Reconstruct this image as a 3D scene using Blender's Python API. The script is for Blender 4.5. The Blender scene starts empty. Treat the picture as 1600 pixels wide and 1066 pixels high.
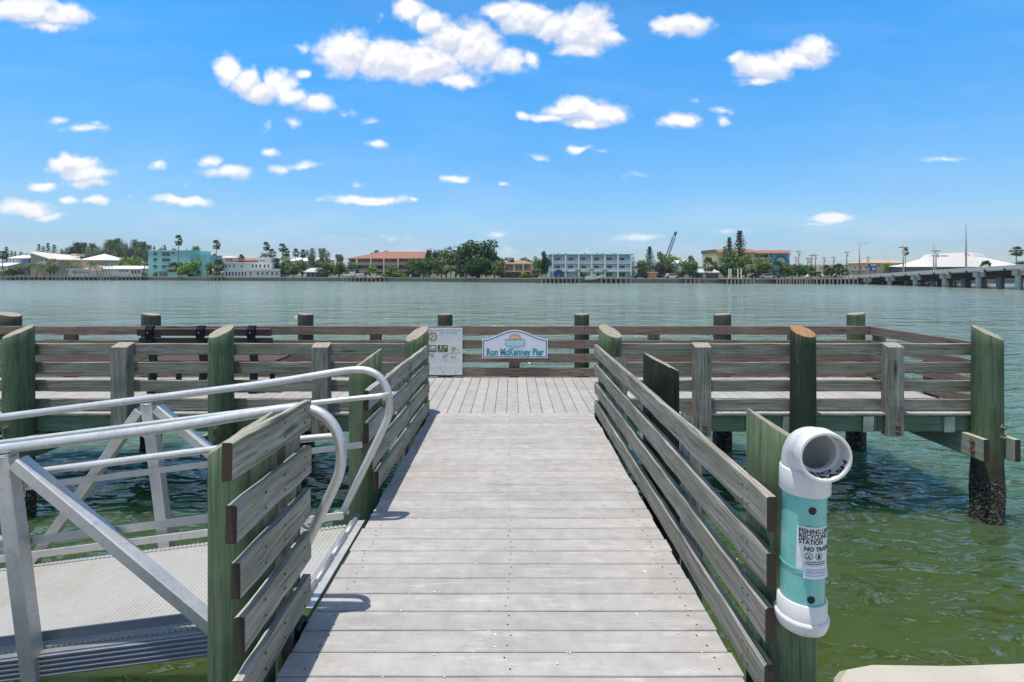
import bpy, bmesh, math, random
from mathutils import Vector, Matrix
from mathutils import noise as mnoise
random.seed(7)
rnd = random.random
def ru(a, b): return a + (b - a) * rnd()
SC = bpy.context.scene
COL = SC.collection
# ------------------------------------------------------------------ camera
EYE, DK = 3.02, 1.27            # camera height and pier deck height above the water
cam = bpy.data.objects.new('camera', bpy.data.cameras.new('camera')); COL.objects.link(cam)
cam.location = (0, 0, EYE); cam.rotation_euler = (math.radians(90), 0, 0)
cam.data.sensor_width = 36; cam.data.lens = 18.0; cam.data.shift_y = -108 / 1600
cam.data.clip_start = 0.05; cam.data.clip_end = 20000
SC.camera = cam
SC.view_settings.view_transform = 'Standard'; SC.view_settings.look = 'None'
SC.view_settings.gamma = 1.0; SC.view_settings.use_curve_mapping = False
SC.view_settings.exposure = 0.38
SC.cycles.max_bounces = 8; SC.cycles.glossy_bounces = 4; SC.cycles.diffuse_bounces = 3
SC.cycles.sample_clamp_indirect = 4
# ------------------------------------------------------------------ sun
SUNV = Vector((0.125, 0.085, -1.0)).normalized()      # the way the light travels
sl = bpy.data.lights.new('sun', 'SUN'); sl.energy = 3.9; sl.angle = math.radians(0.53); sl.color = (1.0, 0.965, 0.91)
sun = bpy.data.objects.new('sun', sl); COL.objects.link(sun)
sun.rotation_euler = SUNV.to_track_quat('-Z', 'Y').to_euler(); sun.location = (0, 0, 60)
# ------------------------------------------------------------------ node helpers
class NT:
    def __init__(s, t): s.t = t; t.nodes.clear()
    def n(s, typ, ins=None, **kw):
        nd = s.t.nodes.new(typ)
        for k, v in kw.items(): setattr(nd, k, v)
        for k, v in (ins or {}).items(): s.put(nd.inputs[k], v)
        return nd
    def put(s, sock, v):
        if isinstance(v, bpy.types.NodeSocket): s.t.links.new(v, sock)
        elif isinstance(v, bpy.types.Node): s.t.links.new(v.outputs[0], sock)
        else:
            if hasattr(sock.default_value, '__len__'):
                v = tuple(v)
                if len(sock.default_value) == 4 and len(v) == 3: v = v + (1,)
            sock.default_value = v
    def m(s, op, a, b=None, c=None, clamp=False):
        ins = {0: a}
        if b is not None: ins[1] = b
        if c is not None: ins[2] = c
        return s.n('ShaderNodeMath', ins, operation=op, use_clamp=clamp).outputs[0]
    def vm(s, op, a, b=None):
        ins = {0: a}
        if b is not None: ins[1] = b
        nd = s.n('ShaderNodeVectorMath', ins, operation=op)
        return nd.outputs['Value'] if op in ('LENGTH', 'DISTANCE', 'DOT_PRODUCT') else nd.outputs[0]
    def noise(s, vec, scale, detail=4, rough=.55, dim='3D', dist=0):
        return s.n('ShaderNodeTexNoise', {'Vector': vec, 'Scale': scale, 'Detail': detail, 'Roughness': rough, 'Distortion': dist}, noise_dimensions=dim).outputs[0]
    def ramp(s, fac, stops, interp='LINEAR'):
        nd = s.n('ShaderNodeValToRGB', {0: fac}); cr = nd.color_ramp; cr.interpolation = interp
        while len(cr.elements) < len(stops): cr.elements.new(.5)
        for e, (p, c) in zip(cr.elements, stops):
            e.position = p
            if not hasattr(c, '__len__'): c = (c, c, c)
            e.color = tuple(c) + (1,)
        return nd.outputs[0]
    def mix(s, f, a, b, bt='MIX'):
        nd = s.n('ShaderNodeMix', data_type='RGBA', blend_type=bt)
        s.put(nd.inputs[0], f); s.put(nd.inputs[6], a); s.put(nd.inputs[7], b)
        return nd.outputs[2]
    def mapr(s, v, a, b, c=0., d=1.):
        return s.n('ShaderNodeMapRange', {0: v, 1: a, 2: b, 3: c, 4: d}).outputs[0]
# ------------------------------------------------------------------ world: blue sky with fair weather cumulus
W = bpy.data.worlds.new('World'); SC.world = W; W.use_nodes = True
w = NT(W.node_tree)
sky = w.n('ShaderNodeTexSky', sky_type='NISHITA', sun_disc=False)
sky.sun_elevation = math.asin(-SUNV.z); sky.sun_rotation = math.atan2(-SUNV.x, -SUNV.y)
sky.altitude = 0; sky.air_density = 1.0; sky.dust_density = 0.6; sky.ozone_density = 1.6
tc = w.n('ShaderNodeTexCoord').outputs['Generated']
dn = w.vm('NORMALIZE', tc)
sx = w.n('ShaderNodeSeparateXYZ', {0: dn}).outputs
dx, dy, dz = sx[0], sx[1], sx[2]
ya = w.m('MAXIMUM', dy, 0.04)
u = w.m('DIVIDE', dx, ya); v = w.m('DIVIDE', dz, ya)
uv = w.n('ShaderNodeCombineXYZ', {0: u, 1: v}).outputs[0]
CL = [(40,16,70,26,1.1),(95,20,56,22,.95),(75,38,52,12,.7),
 (352,106,26,28,1),(382,124,36,26,1.1),(408,142,38,22,1.05),(432,122,20,20,.9),(470,119,16,10,.8),(452,152,36,14,.9),(492,164,36,18,.95),(444,136,24,22,.9),
 (543,84,54,42,1.1),(600,94,72,36,1.15),(665,100,84,36,1.2),(744,72,54,48,1.15),(790,96,42,24,1),(722,124,42,16,.95),(638,12,28,22,1),(664,36,38,24,1),(698,62,42,30,1.1),(828,92,18,16,.8),(655,70,50,14,.5),
 (785,18,34,18,.95),(822,28,54,34,1.05),(862,42,36,26,1),(912,46,62,40,1.15),(948,60,38,18,.95),(902,78,46,15,.9),
 (1070,37,58,22,.95),(1040,40,28,12,.8),(1272,80,40,26,1.05),(1235,95,50,20,.95),(1192,104,56,26,1),(1182,124,44,12,.8),(1150,92,22,12,.7),
 (850,183,34,9,.8),(816,182,14,9,.75),(900,168,54,24,1.1),(940,178,50,24,1.05),(915,194,54,13,.9),(870,172,30,12,.8),
 (1060,190,38,16,.9),(1130,170,30,8,.45),(1132,187,18,9,.5),(112,256,54,20,1.05),(134,272,50,17,1),(140,287,54,10,.8),(64,290,26,10,.85),(40,326,54,16,1),(70,338,40,8,.7),(110,312,22,9,.75),(152,315,36,9,.7),
 (328,252,26,12,.65),(355,268,40,14,.75),(242,259,16,9,.65),(286,314,54,10,.9),(576,312,90,10,.95),(652,311,14,5,.6),(470,262,38,9,.65),(440,264,34,7,.5),(420,235,26,10,.65),(96,188,20,7,.45),(130,203,44,8,.5),(146,196,14,10,.45),(590,228,22,8,.65),
 (713,280,28,8,.75),(905,236,30,8,.75),(942,240,26,5,.35),(1300,340,46,10,.85),(1275,350,20,5,.5),(1474,250,44,6,.5),(416,190,12,14,.35),(458,190,20,10,.45),(787,292,12,5,.5),(838,246,18,6,.35),(475,75,18,10,.4),
 (1135,358,42,6,.35),(600,372,90,6,.3),(785,367,34,6,.45),(1000,371,52,7,.45),(730,392,150,7,.2),(290,288,18,6,.3),(545,178,20,8,.3),(552,288,16,6,.35),(1000,275,26,6,.25),(205,311,10,6,.3),(1085,158,8,8,.3),(595,26,10,12,.3),(586,192,16,5,.25)]
wn1 = w.noise(uv, 9, 3, .6, '2D'); wn2 = w.noise(w.vm('ADD', uv, (3.3, 1.7, 0)), 9, 3, .6, '2D')
wof = w.n('ShaderNodeCombineXYZ', {0: w.m('MULTIPLY', w.m('SUBTRACT', wn1, .5), .05), 1: w.m('MULTIPLY', w.m('SUBTRACT', wn2, .5), .03)}).outputs[0]
uvw = w.vm('ADD', uv, wof)
def density(p, lst):
    den = None
    for (px, py, a, b, k) in lst:
        c = ((px - 800) / 800, (425 - py) / 800, 0)
        q = w.vm('MULTIPLY', w.vm('SUBTRACT', p, c), (800 / (a * 1.08), 800 / (b * 1.10), 0))
        q = w.m('MULTIPLY_ADD', w.vm('LENGTH', q), -k, k)
        den = q if den is None else w.m('MAXIMUM', den, q)
    return den
den = density(uvw, CL)
den_up = density(w.vm('ADD', uvw, (-.004, .016, 0)), [c_ for c_ in CL if c_[2] > 30 and c_[4] > .7])
# scattered cumulus outside the view, thickened behind the camera as added fill light
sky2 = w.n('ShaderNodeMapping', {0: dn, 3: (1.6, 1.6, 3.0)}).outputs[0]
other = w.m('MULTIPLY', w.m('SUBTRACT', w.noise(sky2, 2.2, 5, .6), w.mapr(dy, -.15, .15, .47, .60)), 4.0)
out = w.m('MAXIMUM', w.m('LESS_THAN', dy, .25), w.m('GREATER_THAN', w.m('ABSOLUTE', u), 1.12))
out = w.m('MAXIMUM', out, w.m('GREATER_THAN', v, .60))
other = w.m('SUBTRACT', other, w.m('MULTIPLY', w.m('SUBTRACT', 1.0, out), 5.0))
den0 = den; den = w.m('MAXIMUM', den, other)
stc = w.n('ShaderNodeMapping', {0: uv, 3: (1.0, 1.5, 1)}).outputs[0]
nf = w.noise(stc, 16, 9, .68, '2D', .25)
nf_b = w.noise(w.vm('ADD', stc, (-.004, .018, 0)), 16, 4, .6, '2D', .25)
def puffs(p):
    a_ = w.n('ShaderNodeTexVoronoi', {'Vector': p, 'Scale': 26, 'Smoothness': .35}, voronoi_dimensions='2D', feature='SMOOTH_F1').outputs[0]
    b_ = w.n('ShaderNodeTexVoronoi', {'Vector': p, 'Scale': 62}, voronoi_dimensions='2D').outputs[0]
    return w.m('SUBTRACT', 1.0, w.m('ADD', w.m('MULTIPLY', a_, .9), w.m('MULTIPLY', b_, .4)))
pf = puffs(w.vm('ADD', uvw, (0, 0, 0))); pf_b = puffs(w.vm('ADD', uvw, (-.003, .012, 0)))
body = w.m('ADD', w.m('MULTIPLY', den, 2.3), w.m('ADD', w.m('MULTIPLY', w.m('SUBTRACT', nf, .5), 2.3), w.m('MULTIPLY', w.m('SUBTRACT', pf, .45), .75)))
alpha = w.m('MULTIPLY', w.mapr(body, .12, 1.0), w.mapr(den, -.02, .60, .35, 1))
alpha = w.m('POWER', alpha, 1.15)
# top-lit: brighter where the puff thins out above, grey-blue towards the base
lit = w.mapr(w.m('ADD', w.m('MULTIPLY', w.m('SUBTRACT', nf, nf_b), 1.2), w.m('ADD', w.m('MULTIPLY', w.m('SUBTRACT', pf, pf_b), 1.1), w.m('MULTIPLY', w.m('SUBTRACT', den0, den_up), 1.3))), -.42, .50)
cc = w.mix(lit, (6.2, 6.55, 7.6), (9.1, 9.0, 8.9))
low = w.mapr(v, .02, .22)
cc = w.mix(low, (7.6, 8.0, 8.7), cc)
tint = w.ramp(w.m('MAXIMUM', dz, 0), [(p_, tuple(q_ / 2.4 for q_ in c_)) for p_, c_ in ((0, (.84, 1.02, 1.38)), (.045, (.70, .90, 1.27)), (.095, (.79, 1.07, 1.33)), (.22, (.62, 1.24, 1.64)), (.386, (.43, 1.42, 2.0)), (.55, (.55, 1.3, 1.8)), (.8, (.95, 1.15, 1.25)))])
base = w.vm('MULTIPLY', w.mix(1.0, sky.outputs[0], tint, 'MULTIPLY'), (2.4, 2.4, 2.4))
wisp = w.noise(w.n('ShaderNodeMapping', {0: uv, 3: (1, 5.0, 1)}).outputs[0], 3.2, 6, .6, '2D')
veil = w.m('MULTIPLY', w.mapr(wisp, .45, .75, 0, .22), w.mapr(v, .0, .18, 1, .25))
base = w.mix(veil, base, (7.6, 8.2, 9.2))
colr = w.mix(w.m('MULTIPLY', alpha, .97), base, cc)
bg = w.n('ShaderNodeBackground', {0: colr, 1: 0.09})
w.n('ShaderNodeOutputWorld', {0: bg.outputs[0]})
W.cycles.sampling_method = 'MANUAL'; W.cycles.sample_map_resolution = 512

# ------------------------------------------------------------------ mesh builder
WL = {}
class MB:
    def __init__(s): s.v = []; s.f = []; s.uv = []; s.mi = []; s.c = []
    def poly(s, pts, uvs=None, mi=0, col=None):
        b = len(s.v); s.v += [tuple(p) for p in pts]
        s.f.append(tuple(range(b, b + len(pts)))); s.uv.append(uvs or [(0, 0)] * len(pts)); s.mi.append(mi); s.c.append(col)
    def face(s, idx, uvs=None, mi=0, col=None):
        s.f.append(tuple(idx)); s.uv.append(uvs or [(0, 0)] * len(idx)); s.mi.append(mi); s.c.append(col)
    def beam(s, p0, p1, wd, ht, up=(0, 0, 1), seg=1, ch=.004, jit=0, mi=0, emi=None, col=None):
        """chamfered board from p0 to p1: ht along up, wd across; uv in metres, u along the board"""
        p0, p1 = Vector(p0), Vector(p1); d = (p1 - p0); L = d.length; d.normalize()
        up = Vector(up); sd = d.cross(up).normalized(); up = sd.cross(d).normalized()
        a, b = wd / 2, ht / 2; ch = min(ch, a * .8, b * .8)
        prof = [(-a + ch, -b), (a - ch, -b), (a, -b + ch), (a, b - ch), (a - ch, b), (-a + ch, b), (-a, b - ch), (-a, -b + ch)]
        per = [0]
        for i in range(8):
            q, r = prof[i], prof[(i + 1) % 8]; per.append(per[-1] + math.hypot(q[0] - r[0], q[1] - r[1]))
        ou, ov = ru(0, 50), ru(0, 50); base = len(s.v); sh = ru(0, 100)
        for k in range(seg + 1):
            t = k / seg; c = p0 + d * L * t
            for i, (x, y) in enumerate(prof):
                jx = jy = 0
                if jit:
                    jx = jit * mnoise.noise(Vector((sh + L * t * 5, i // 2 * 7.3, 1.1)))
                    jy = jit * 1.4 * mnoise.noise(Vector((sh + L * t * 7, i // 2 * 5.1, 9.7)))
                s.v.append(tuple(c + sd * (x + jx) + up * (y + jy)))
        for k in range(seg):
            for i in range(8):
                j = (i + 1) % 8; A = base + k * 8
                u0, u1 = ou + L * k / seg, ou + L * (k + 1) / seg
                s.face((A + i, A + j, A + 8 + j, A + 8 + i), [(u0, ov + per[i]), (u0, ov + per[i + 1]), (u1, ov + per[i + 1]), (u1, ov + per[i])], mi, col)
        em = mi if emi is None else emi
        s.face([base + i for i in range(7, -1, -1)], [(prof[i][0] + ou, prof[i][1] + ov) for i in range(7, -1, -1)], em, col)
        e = base + seg * 8
        s.face([e + i for i in range(8)], [(prof[i][0] + ou, prof[i][1] + ov) for i in range(8)], em, col)
    def box(s, x0, x1, y0, y1, z0, z1, ch=.0, mi=0, col=None):
        dxx, dyy, dzz = x1 - x0, y1 - y0, z1 - z0
        if ch:
            m = max(dxx, dyy, dzz)
            if m == dxx: s.beam((x0, (y0 + y1) / 2, (z0 + z1) / 2), (x1, (y0 + y1) / 2, (z0 + z1) / 2), dyy, dzz, (0, 0, 1), 1, ch, 0, mi, None, col)
            elif m == dyy: s.beam(((x0 + x1) / 2, y0, (z0 + z1) / 2), ((x0 + x1) / 2, y1, (z0 + z1) / 2), dxx, dzz, (0, 0, 1), 1, ch, 0, mi, None, col)
            else: s.beam(((x0 + x1) / 2, (y0 + y1) / 2, z0), ((x0 + x1) / 2, (y0 + y1) / 2, z1), dxx, dyy, (0, 1, 0), 1, ch, 0, mi, None, col)
            return
        b = len(s.v)
        s.v += [(x, y, z) for z in (z0, z1) for y in (y0, y1) for x in (x0, x1)]
        for q in ((0, 2, 3, 1), (4, 5, 7, 6), (0, 1, 5, 4), (2, 6, 7, 3), (0, 4, 6, 2), (1, 3, 7, 5)):
            P = [s.v[b + i] for i in q]
            if q in ((0, 2, 3, 1), (4, 5, 7, 6)): U = [(p[0], p[1]) for p in P]
            elif q in ((0, 1, 5, 4), (2, 6, 7, 3)): U = [(p[0], p[2]) for p in P]
            else: U = [(p[1], p[2]) for p in P]
            s.face([b + i for i in q], U, mi, col)
    def tube(s, pts, r, n=12, mi=0, caps=True, col=None, r2=None):
        pts = [Vector(p) for p in pts]; base = len(s.v); m = len(pts)
        T = []
        for i in range(m):
            a = pts[max(i - 1, 0)]; b = pts[min(i + 1, m - 1)]; T.append((b - a).normalized())
        nrm = T[0].orthogonal().normalized(); L = 0
        for i in range(m):
            nrm = (nrm - T[i] * nrm.dot(T[i])).normalized(); bn = T[i].cross(nrm)
            rr = r if r2 is None else r + (r2 - r) * i / (m - 1)
            if isinstance(r, (list, tuple)): rr = r[i]
            for k in range(n):
                a = 2 * math.pi * k / n
                s.v.append(tuple(pts[i] + (nrm * math.cos(a) + bn * math.sin(a)) * rr))
        for i in range(m - 1):
            l2 = L + (pts[i + 1] - pts[i]).length
            for k in range(n):
                j = (k + 1) % n; A = base + i * n
                s.face((A + k, A + j, A + n + j, A + n + k), [(L, k / n), (L, (k + 1) / n), (l2, (k + 1) / n), (l2, k / n)], mi, col)
            L = l2
        if caps:
            s.face([base + k for k in range(n - 1, -1, -1)], None, mi, col); e = base + (m - 1) * n
            s.face([e + k for k in range(n)], None, mi, col)
    def lathe(s, c, prof, n=32, mi=0, col=None):
        b = len(s.v); m = len(prof)
        for (r, z) in prof:
            for k in range(n):
                a = 2 * math.pi * k / n; s.v.append((c[0] + r * math.cos(a), c[1] + r * math.sin(a), c[2] + z))
        for i in range(m - 1):
            for k in range(n):
                j = (k + 1) % n; A = b + i * n
                s.face((A + k, A + j, A + n + j, A + n + k), [(prof[i][1], k / n), (prof[i][1], (k + 1) / n), (prof[i + 1][1], (k + 1) / n), (prof[i + 1][1], k / n)], mi, col)
    def build(s, name, mats, parent=None, smooth=False, origin=None, autos=None):
        if not isinstance(mats, (list, tuple)): mats = [mats]
        pw = WL.get(parent.name, Vector((0, 0, 0))) if parent else Vector((0, 0, 0))
        org = Vector(origin) if origin is not None else pw
        me = bpy.data.meshes.new(name)
        me.from_pydata([tuple(Vector(v) - org) for v in s.v], [], s.f)
        ul = me.uv_layers.new(name='UVMap'); flat = []
        for u_ in s.uv:
            for q in u_: flat += [q[0], q[1]]
        ul.data.foreach_set('uv', flat)
        if any(c is not None for c in s.c):
            ca = me.color_attributes.new('tone', 'FLOAT_COLOR', 'CORNER'); fl = []
            for f_, c in zip(s.f, s.c):
                c = c or (1, 1, 1)
                fl += [c[0], c[1], c[2], 1] * len(f_)
            ca.data.foreach_set('color', fl)
        for m_ in mats: me.materials.append(m_)
        me.polygons.foreach_set('material_index', s.mi)
        me.polygons.foreach_set('use_smooth', [bool(smooth)] * len(s.f))
        me.update()
        o = bpy.data.objects.new(name, me); COL.objects.link(o)
        if parent: o.parent = parent
        o.location = org - pw
        if smooth == 'auto':
            me.set_sharp_from_angle(angle=math.radians(autos or 35))
        WL[o.name] = org
        return o
def tag(o, label=None, cat=None, group=None, kind=None):
    if label: o['label'] = label
    if cat: o['category'] = cat
    if group: o['group'] = group
    if kind: o['kind'] = kind
    return o
def thing(name, label, cat, loc, group=None):
    o = bpy.data.objects.new(name, None); COL.objects.link(o); o.location = loc; o.empty_display_size = .2
    WL[o.name] = Vector(loc); return tag(o, label, cat, group)
def copy_tree(o, parent=None):
    c = o.copy(); COL.objects.link(c); c.parent = parent
    for ch in list(o.children): copy_tree(ch, c)
    return c

# ------------------------------------------------------------------ materials
def newmat(name):
    m = bpy.data.materials.new(name); m.use_nodes = True; return m, NT(m.node_tree)
def finish(t, **kw):
    p = t.n('ShaderNodeBsdfPrincipled')
    for k, v_ in kw.items(): t.put(p.inputs[k.replace('_', ' ')], v_)
    t.n('ShaderNodeOutputMaterial', {0: p.outputs[0]}); return p
def plain(name, col, rough=.6, metal=0, var=.12, scale=3, bump=0, spec=.4):
    m, t = newmat(name)
    pos = t.n('ShaderNodeNewGeometry').outputs['Position']
    nz = t.noise(pos, scale, 5)
    c = t.mix(nz, tuple(x * (1 - var) for x in col), tuple(min(1, x * (1 + var)) for x in col))
    kw = dict(Base_Color=c, Roughness=rough, Metallic=metal)
    p = finish(t, **kw); p.inputs['Specular IOR Level'].default_value = spec
    if bump:
        b = t.n('ShaderNodeBump', {'Height': t.noise(pos, scale * 8, 4), 'Strength': bump, 'Distance': .01})
        t.put(p.inputs['Normal'], b.outputs[0])
    return m
def wood(name, dark, mid, light, patch=None, patchamt=.4, sc=1., crack=.75, bump=.5, rough=.85, wobble=.03):
    m, t = newmat(name)
    uvn = t.n('ShaderNodeTexCoord').outputs['UV']
    wob = t.n('ShaderNodeCombineXYZ', {1: t.m('MULTIPLY', t.m('SUBTRACT', t.noise(t.vm('MULTIPLY', uvn, (1.6, 6, 1)), 1.5, 2), .5), wobble)}).outputs[0]
    uw = t.vm('ADD', uvn, wob)
    g1 = t.noise(t.vm('MULTIPLY', uw, (1.3 * sc, 55 * sc, 1)), 1, 6, .6)
    g2 = t.noise(t.vm('MULTIPLY', uw, (5 * sc, 190 * sc, 1)), 1, 4, .6)
    lo = t.noise(t.vm('MULTIPLY', uvn, (2.2, 9, 1)), 1, 4, .6)
    g = t.m('ADD', t.m('ADD', t.m('MULTIPLY', g1, .5), t.m('MULTIPLY', g2, .25)), t.m('MULTIPLY', lo, .25))
    c = t.ramp(g, [(.36, dark), (.5, mid), (.64, light)])
    if patch:
        pm = t.mapr(t.noise(t.vm('MULTIPLY', uvn, (1.1, 7, 1)), 1.2, 4, .6), .45, .62, 0, patchamt)
        c = t.mix(pm, c, patch)
    ck = t.mapr(t.noise(t.vm('MULTIPLY', uw, (2.0, 75, 1)), 1.7, 4, .55), .585, .66)
    c = t.mix(t.m('MULTIPLY', ck, crack), c, tuple(x * .25 for x in dark))
    kn = t.n('ShaderNodeTexVoronoi', {'Vector': t.vm('MULTIPLY', uw, (1.1, 6.0, 1)), 'Scale': 1.0}).outputs[0]
    km = t.mapr(kn, .05, .16, .8, 0)
    c = t.mix(km, c, tuple(x * .55 for x in dark))
    hgt = t.m('SUBTRACT', t.m('ADD', g1, t.m('MULTIPLY', g2, .6)), t.m('MULTIPLY', ck, .9))
    b = t.n('ShaderNodeBump', {'Height': hgt, 'Strength': bump, 'Distance': .004})
    p = finish(t, Base_Color=c, Roughness=rough, Normal=b.outputs[0]); p.inputs['Specular IOR Level'].default_value = .25
    return m
M = {}
M['rail'] = wood('weathered_rail', (.075, .062, .045), (.26, .235, .188), (.46, .43, .365), (.19, .195, .125), .45)
M['rail_brown'] = wood('brown_rail', (.075, .050, .034), (.195, .145, .105), (.34, .275, .215), (.20, .13, .11), .5)
M['rail_green'] = wood('greenish_rail', (.075, .07, .045), (.245, .23, .178), (.43, .41, .335), (.20, .215, .125), .5)
M['rail_light'] = wood('sunlit_weathered_rail', (.095, .08, .055), (.32, .295, .24), (.52, .495, .425), (.23, .225, .13), .55, wobble=.022)  # paler copy of the rail wood, sun on the left boards put into its colour
M['joist'] = wood('green_joist', (.085, .12, .07), (.15, .22, .135), (.24, .32, .20), (.12, .14, .08), .4, crack=.5)
M['endgrain'] = plain('board_end', (.075, .052, .034), .95, var=.5, scale=90, bump=.9)
M['pale_wood'] = wood('pale_block', (.22, .26, .19), (.36, .40, .31), (.5, .52, .43), (.28, .26, .18), .3, crack=.4)
def pilemat(name, c1, c2, c3, streak, samt, thr=(.48, .62)):
    """green treated pile: vertical streaks, dark tide zone, rough barnacle belt by height above water"""
    m, t = newmat(name)
    uvn = t.n('ShaderNodeTexCoord').outputs['UV']
    pos = t.n('ShaderNodeNewGeometry').outputs['Position']; z = t.n('ShaderNodeSeparateXYZ', {0: pos}).outputs[2]
    wob = t.n('ShaderNodeCombineXYZ', {1: t.m('MULTIPLY', t.m('SUBTRACT', t.noise(t.vm('MULTIPLY', uvn, (2.2, 7, 1)), 1.3, 2), .5), .035)}).outputs[0]
    uw = t.vm('ADD', uvn, wob)
    g1 = t.noise(t.vm('MULTIPLY', uw, (1.1, 34, 1)), 1, 8, .72)
    g2 = t.noise(t.vm('MULTIPLY', uw, (3, 110, 1)), 1, 4, .6)
    g = t.m('ADD', t.m('MULTIPLY', g1, .7), t.m('MULTIPLY', g2, .3))
    c = t.ramp(g, [(.33, c1), (.5, c2), (.68, c3)])
    c = t.mix(t.mapr(t.noise(pos, 2.5, 6, .7), .4, .7, 0, .55), c, tuple(q * .55 for q in c2))
    st = t.mapr(t.noise(t.vm('MULTIPLY', uvn, (.45, 8, 1)), 1.5, 4, .6), thr[0], thr[1], 0, samt)
    c = t.mix(st, c, streak)
    ck = t.mapr(t.noise(t.vm('MULTIPLY', uw, (1.2, 60, 1)), 1.4, 3, .5), .64, .70)
    c = t.mix(t.m('MULTIPLY', ck, .7), c, (.02, .025, .015))
    c = t.mix(t.mapr(t.noise(t.vm('MULTIPLY', uvn, (.7, 3.5, 1)), 2.2, 6, .75), .49, .68, 0, .8), c, (.050, .052, .028))
    nz = t.noise(pos, 9, 5)
    zz = t.m('ADD', z, t.m('MULTIPLY', t.m('SUBTRACT', nz, .5), .5))
    grow = t.n('ShaderNodeTexVoronoi', {'Vector': pos, 'Scale': 48}).outputs[0]
    gc = t.mix(t.mapr(grow, .2, .6), (.17, .14, .11), (.018, .016, .012))
    gc = t.mix(t.mapr(t.noise(pos, 28, 3), .56, .63), gc, (.30, .26, .21))
    mud = t.mix(nz, (.045, .042, .022), (.075, .055, .03))
    c = t.mix(t.mapr(zz, .60, 1.0, 1, 0), c, mud)
    lo = t.mapr(zz, .42, .62, 1, 0)
    c = t.mix(lo, c, gc)
    h = t.m('ADD', t.m('MULTIPLY', g, .35), t.m('MULTIPLY', t.m('MULTIPLY', grow, lo), 1.6))
    b = t.n('ShaderNodeBump', {'Height': h, 'Strength': .8, 'Distance': .014})
    p = finish(t, Base_Color=c, Roughness=.8, Normal=b.outputs[0]); p.inputs['Specular IOR Level'].default_value = .3
    return m
M['pile'] = pilemat('pile_green', (.035, .055, .028), (.115, .168, .082), (.215, .275, .155), (.19, .19, .12), .4)
M['pile_dark'] = pilemat('pile_dark', (.007, .009, .006), (.014, .018, .011), (.055, .052, .034), (.012, .014, .009), .8)
M['pile_rust'] = pilemat('pile_orange', (.014, .026, .016), (.028, .05, .03), (.07, .09, .055), (.30, .15, .05), .9, (.60, .66))
M['pile_olive'] = pilemat('pile_olive', (.045, .05, .032), (.085, .09, .06), (.16, .165, .12), (.10, .065, .045), .5)
def ringmat(name, a, b_, c_):
    m, t = newmat(name)
    uvn = t.n('ShaderNodeTexCoord').outputs['UV']
    r = t.vm('LENGTH', uvn); n_ = t.noise(uvn, 14, 4)
    ring = t.m('SINE', t.m('MULTIPLY', t.m('ADD', r, t.m('MULTIPLY', n_, .03)), 420))
    c = t.mix(t.mapr(ring, -1, 1, 0, .8), a, b_)
    c = t.mix(t.mapr(t.noise(uvn, 30, 4, .7), .48, .66), c, c_)
    b = t.n('ShaderNodeBump', {'Height': n_, 'Strength': .6, 'Distance': .01})
    finish(t, Base_Color=c, Roughness=.9, Normal=b.outputs[0]); return m
M['ring'] = ringmat('pile_end_grain', (.30, .25, .18), (.20, .165, .115), (.40, .36, .29))
M['ring_rust'] = ringmat('pile_end_grain_orange', (.36, .20, .085), (.25, .13, .05), (.12, .06, .03))
def deckmat():
    m, t = newmat('composite_decking')
    at = t.n('ShaderNodeAttribute', attribute_name='tone').outputs[0]
    uvn = t.n('ShaderNodeTexCoord').outputs['UV']
    pos = t.n('ShaderNodeNewGeometry').outputs['Position']
    sp = t.noise(pos, 260, 3, .7); gr = t.noise(t.vm('MULTIPLY', uvn, (3, 120, 1)), 1, 4, .6); lo = t.noise(pos, 2.3, 5, .6); mid = t.noise(pos, 11, 4, .6)
    g = t.m('ADD', t.m('ADD', t.m('MULTIPLY', sp, .40), t.m('MULTIPLY', gr, .15)), t.m('ADD', t.m('MULTIPLY', lo, .2), t.m('MULTIPLY', mid, .25)))
    c = t.ramp(g, [(.36, (.235, .216, .196)), (.5, (.335, .312, .287)), (.64, (.44, .414, .386))])
    c = t.mix(1.0, c, at, 'MULTIPLY')
    scuff = t.mapr(t.noise(t.vm('MULTIPLY', pos, (1, 5, 1)), 3.1, 6, .7), .55, .72, 0, .45)
    c = t.mix(scuff, c, (.58, .55, .53))
    dirt = t.mapr(t.noise(pos, 1.1, 5, .65), .52, .70, 0, .35)
    c = t.mix(dirt, c, (.25, .225, .21))
    wv = t.n('ShaderNodeTexVoronoi', {'Vector': pos, 'Scale': 14, 'Randomness': 1.0})
    keep = t.m('GREATER_THAN', t.n('ShaderNodeSeparateColor', {0: wv.outputs['Color']}).outputs[0], .80)
    sz = t.m('MULTIPLY', t.n('ShaderNodeSeparateColor', {0: wv.outputs['Color']}).outputs[1], .16)
    dot = t.m('MULTIPLY', t.m('LESS_THAN', t.m('ADD', wv.outputs['Distance'], t.m('MULTIPLY', t.noise(pos, 60, 2), .14)), t.m('ADD', sz, .03)), keep)
    c = t.mix(t.m('MULTIPLY', dot, .8), c, (.72, .71, .69))
    c = t.mix(t.mapr(t.noise(pos, 5.5, 6, .75), .60, .74, 0, .35), c, (.19, .165, .14))
    b = t.n('ShaderNodeBump', {'Height': t.m('ADD', gr, sp), 'Strength': .35, 'Distance': .002})
    p = finish(t, Base_Color=c, Roughness=.82, Normal=b.outputs[0]); p.inputs['Specular IOR Level'].default_value = .3
    return m
M['deck'] = deckmat()
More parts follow.
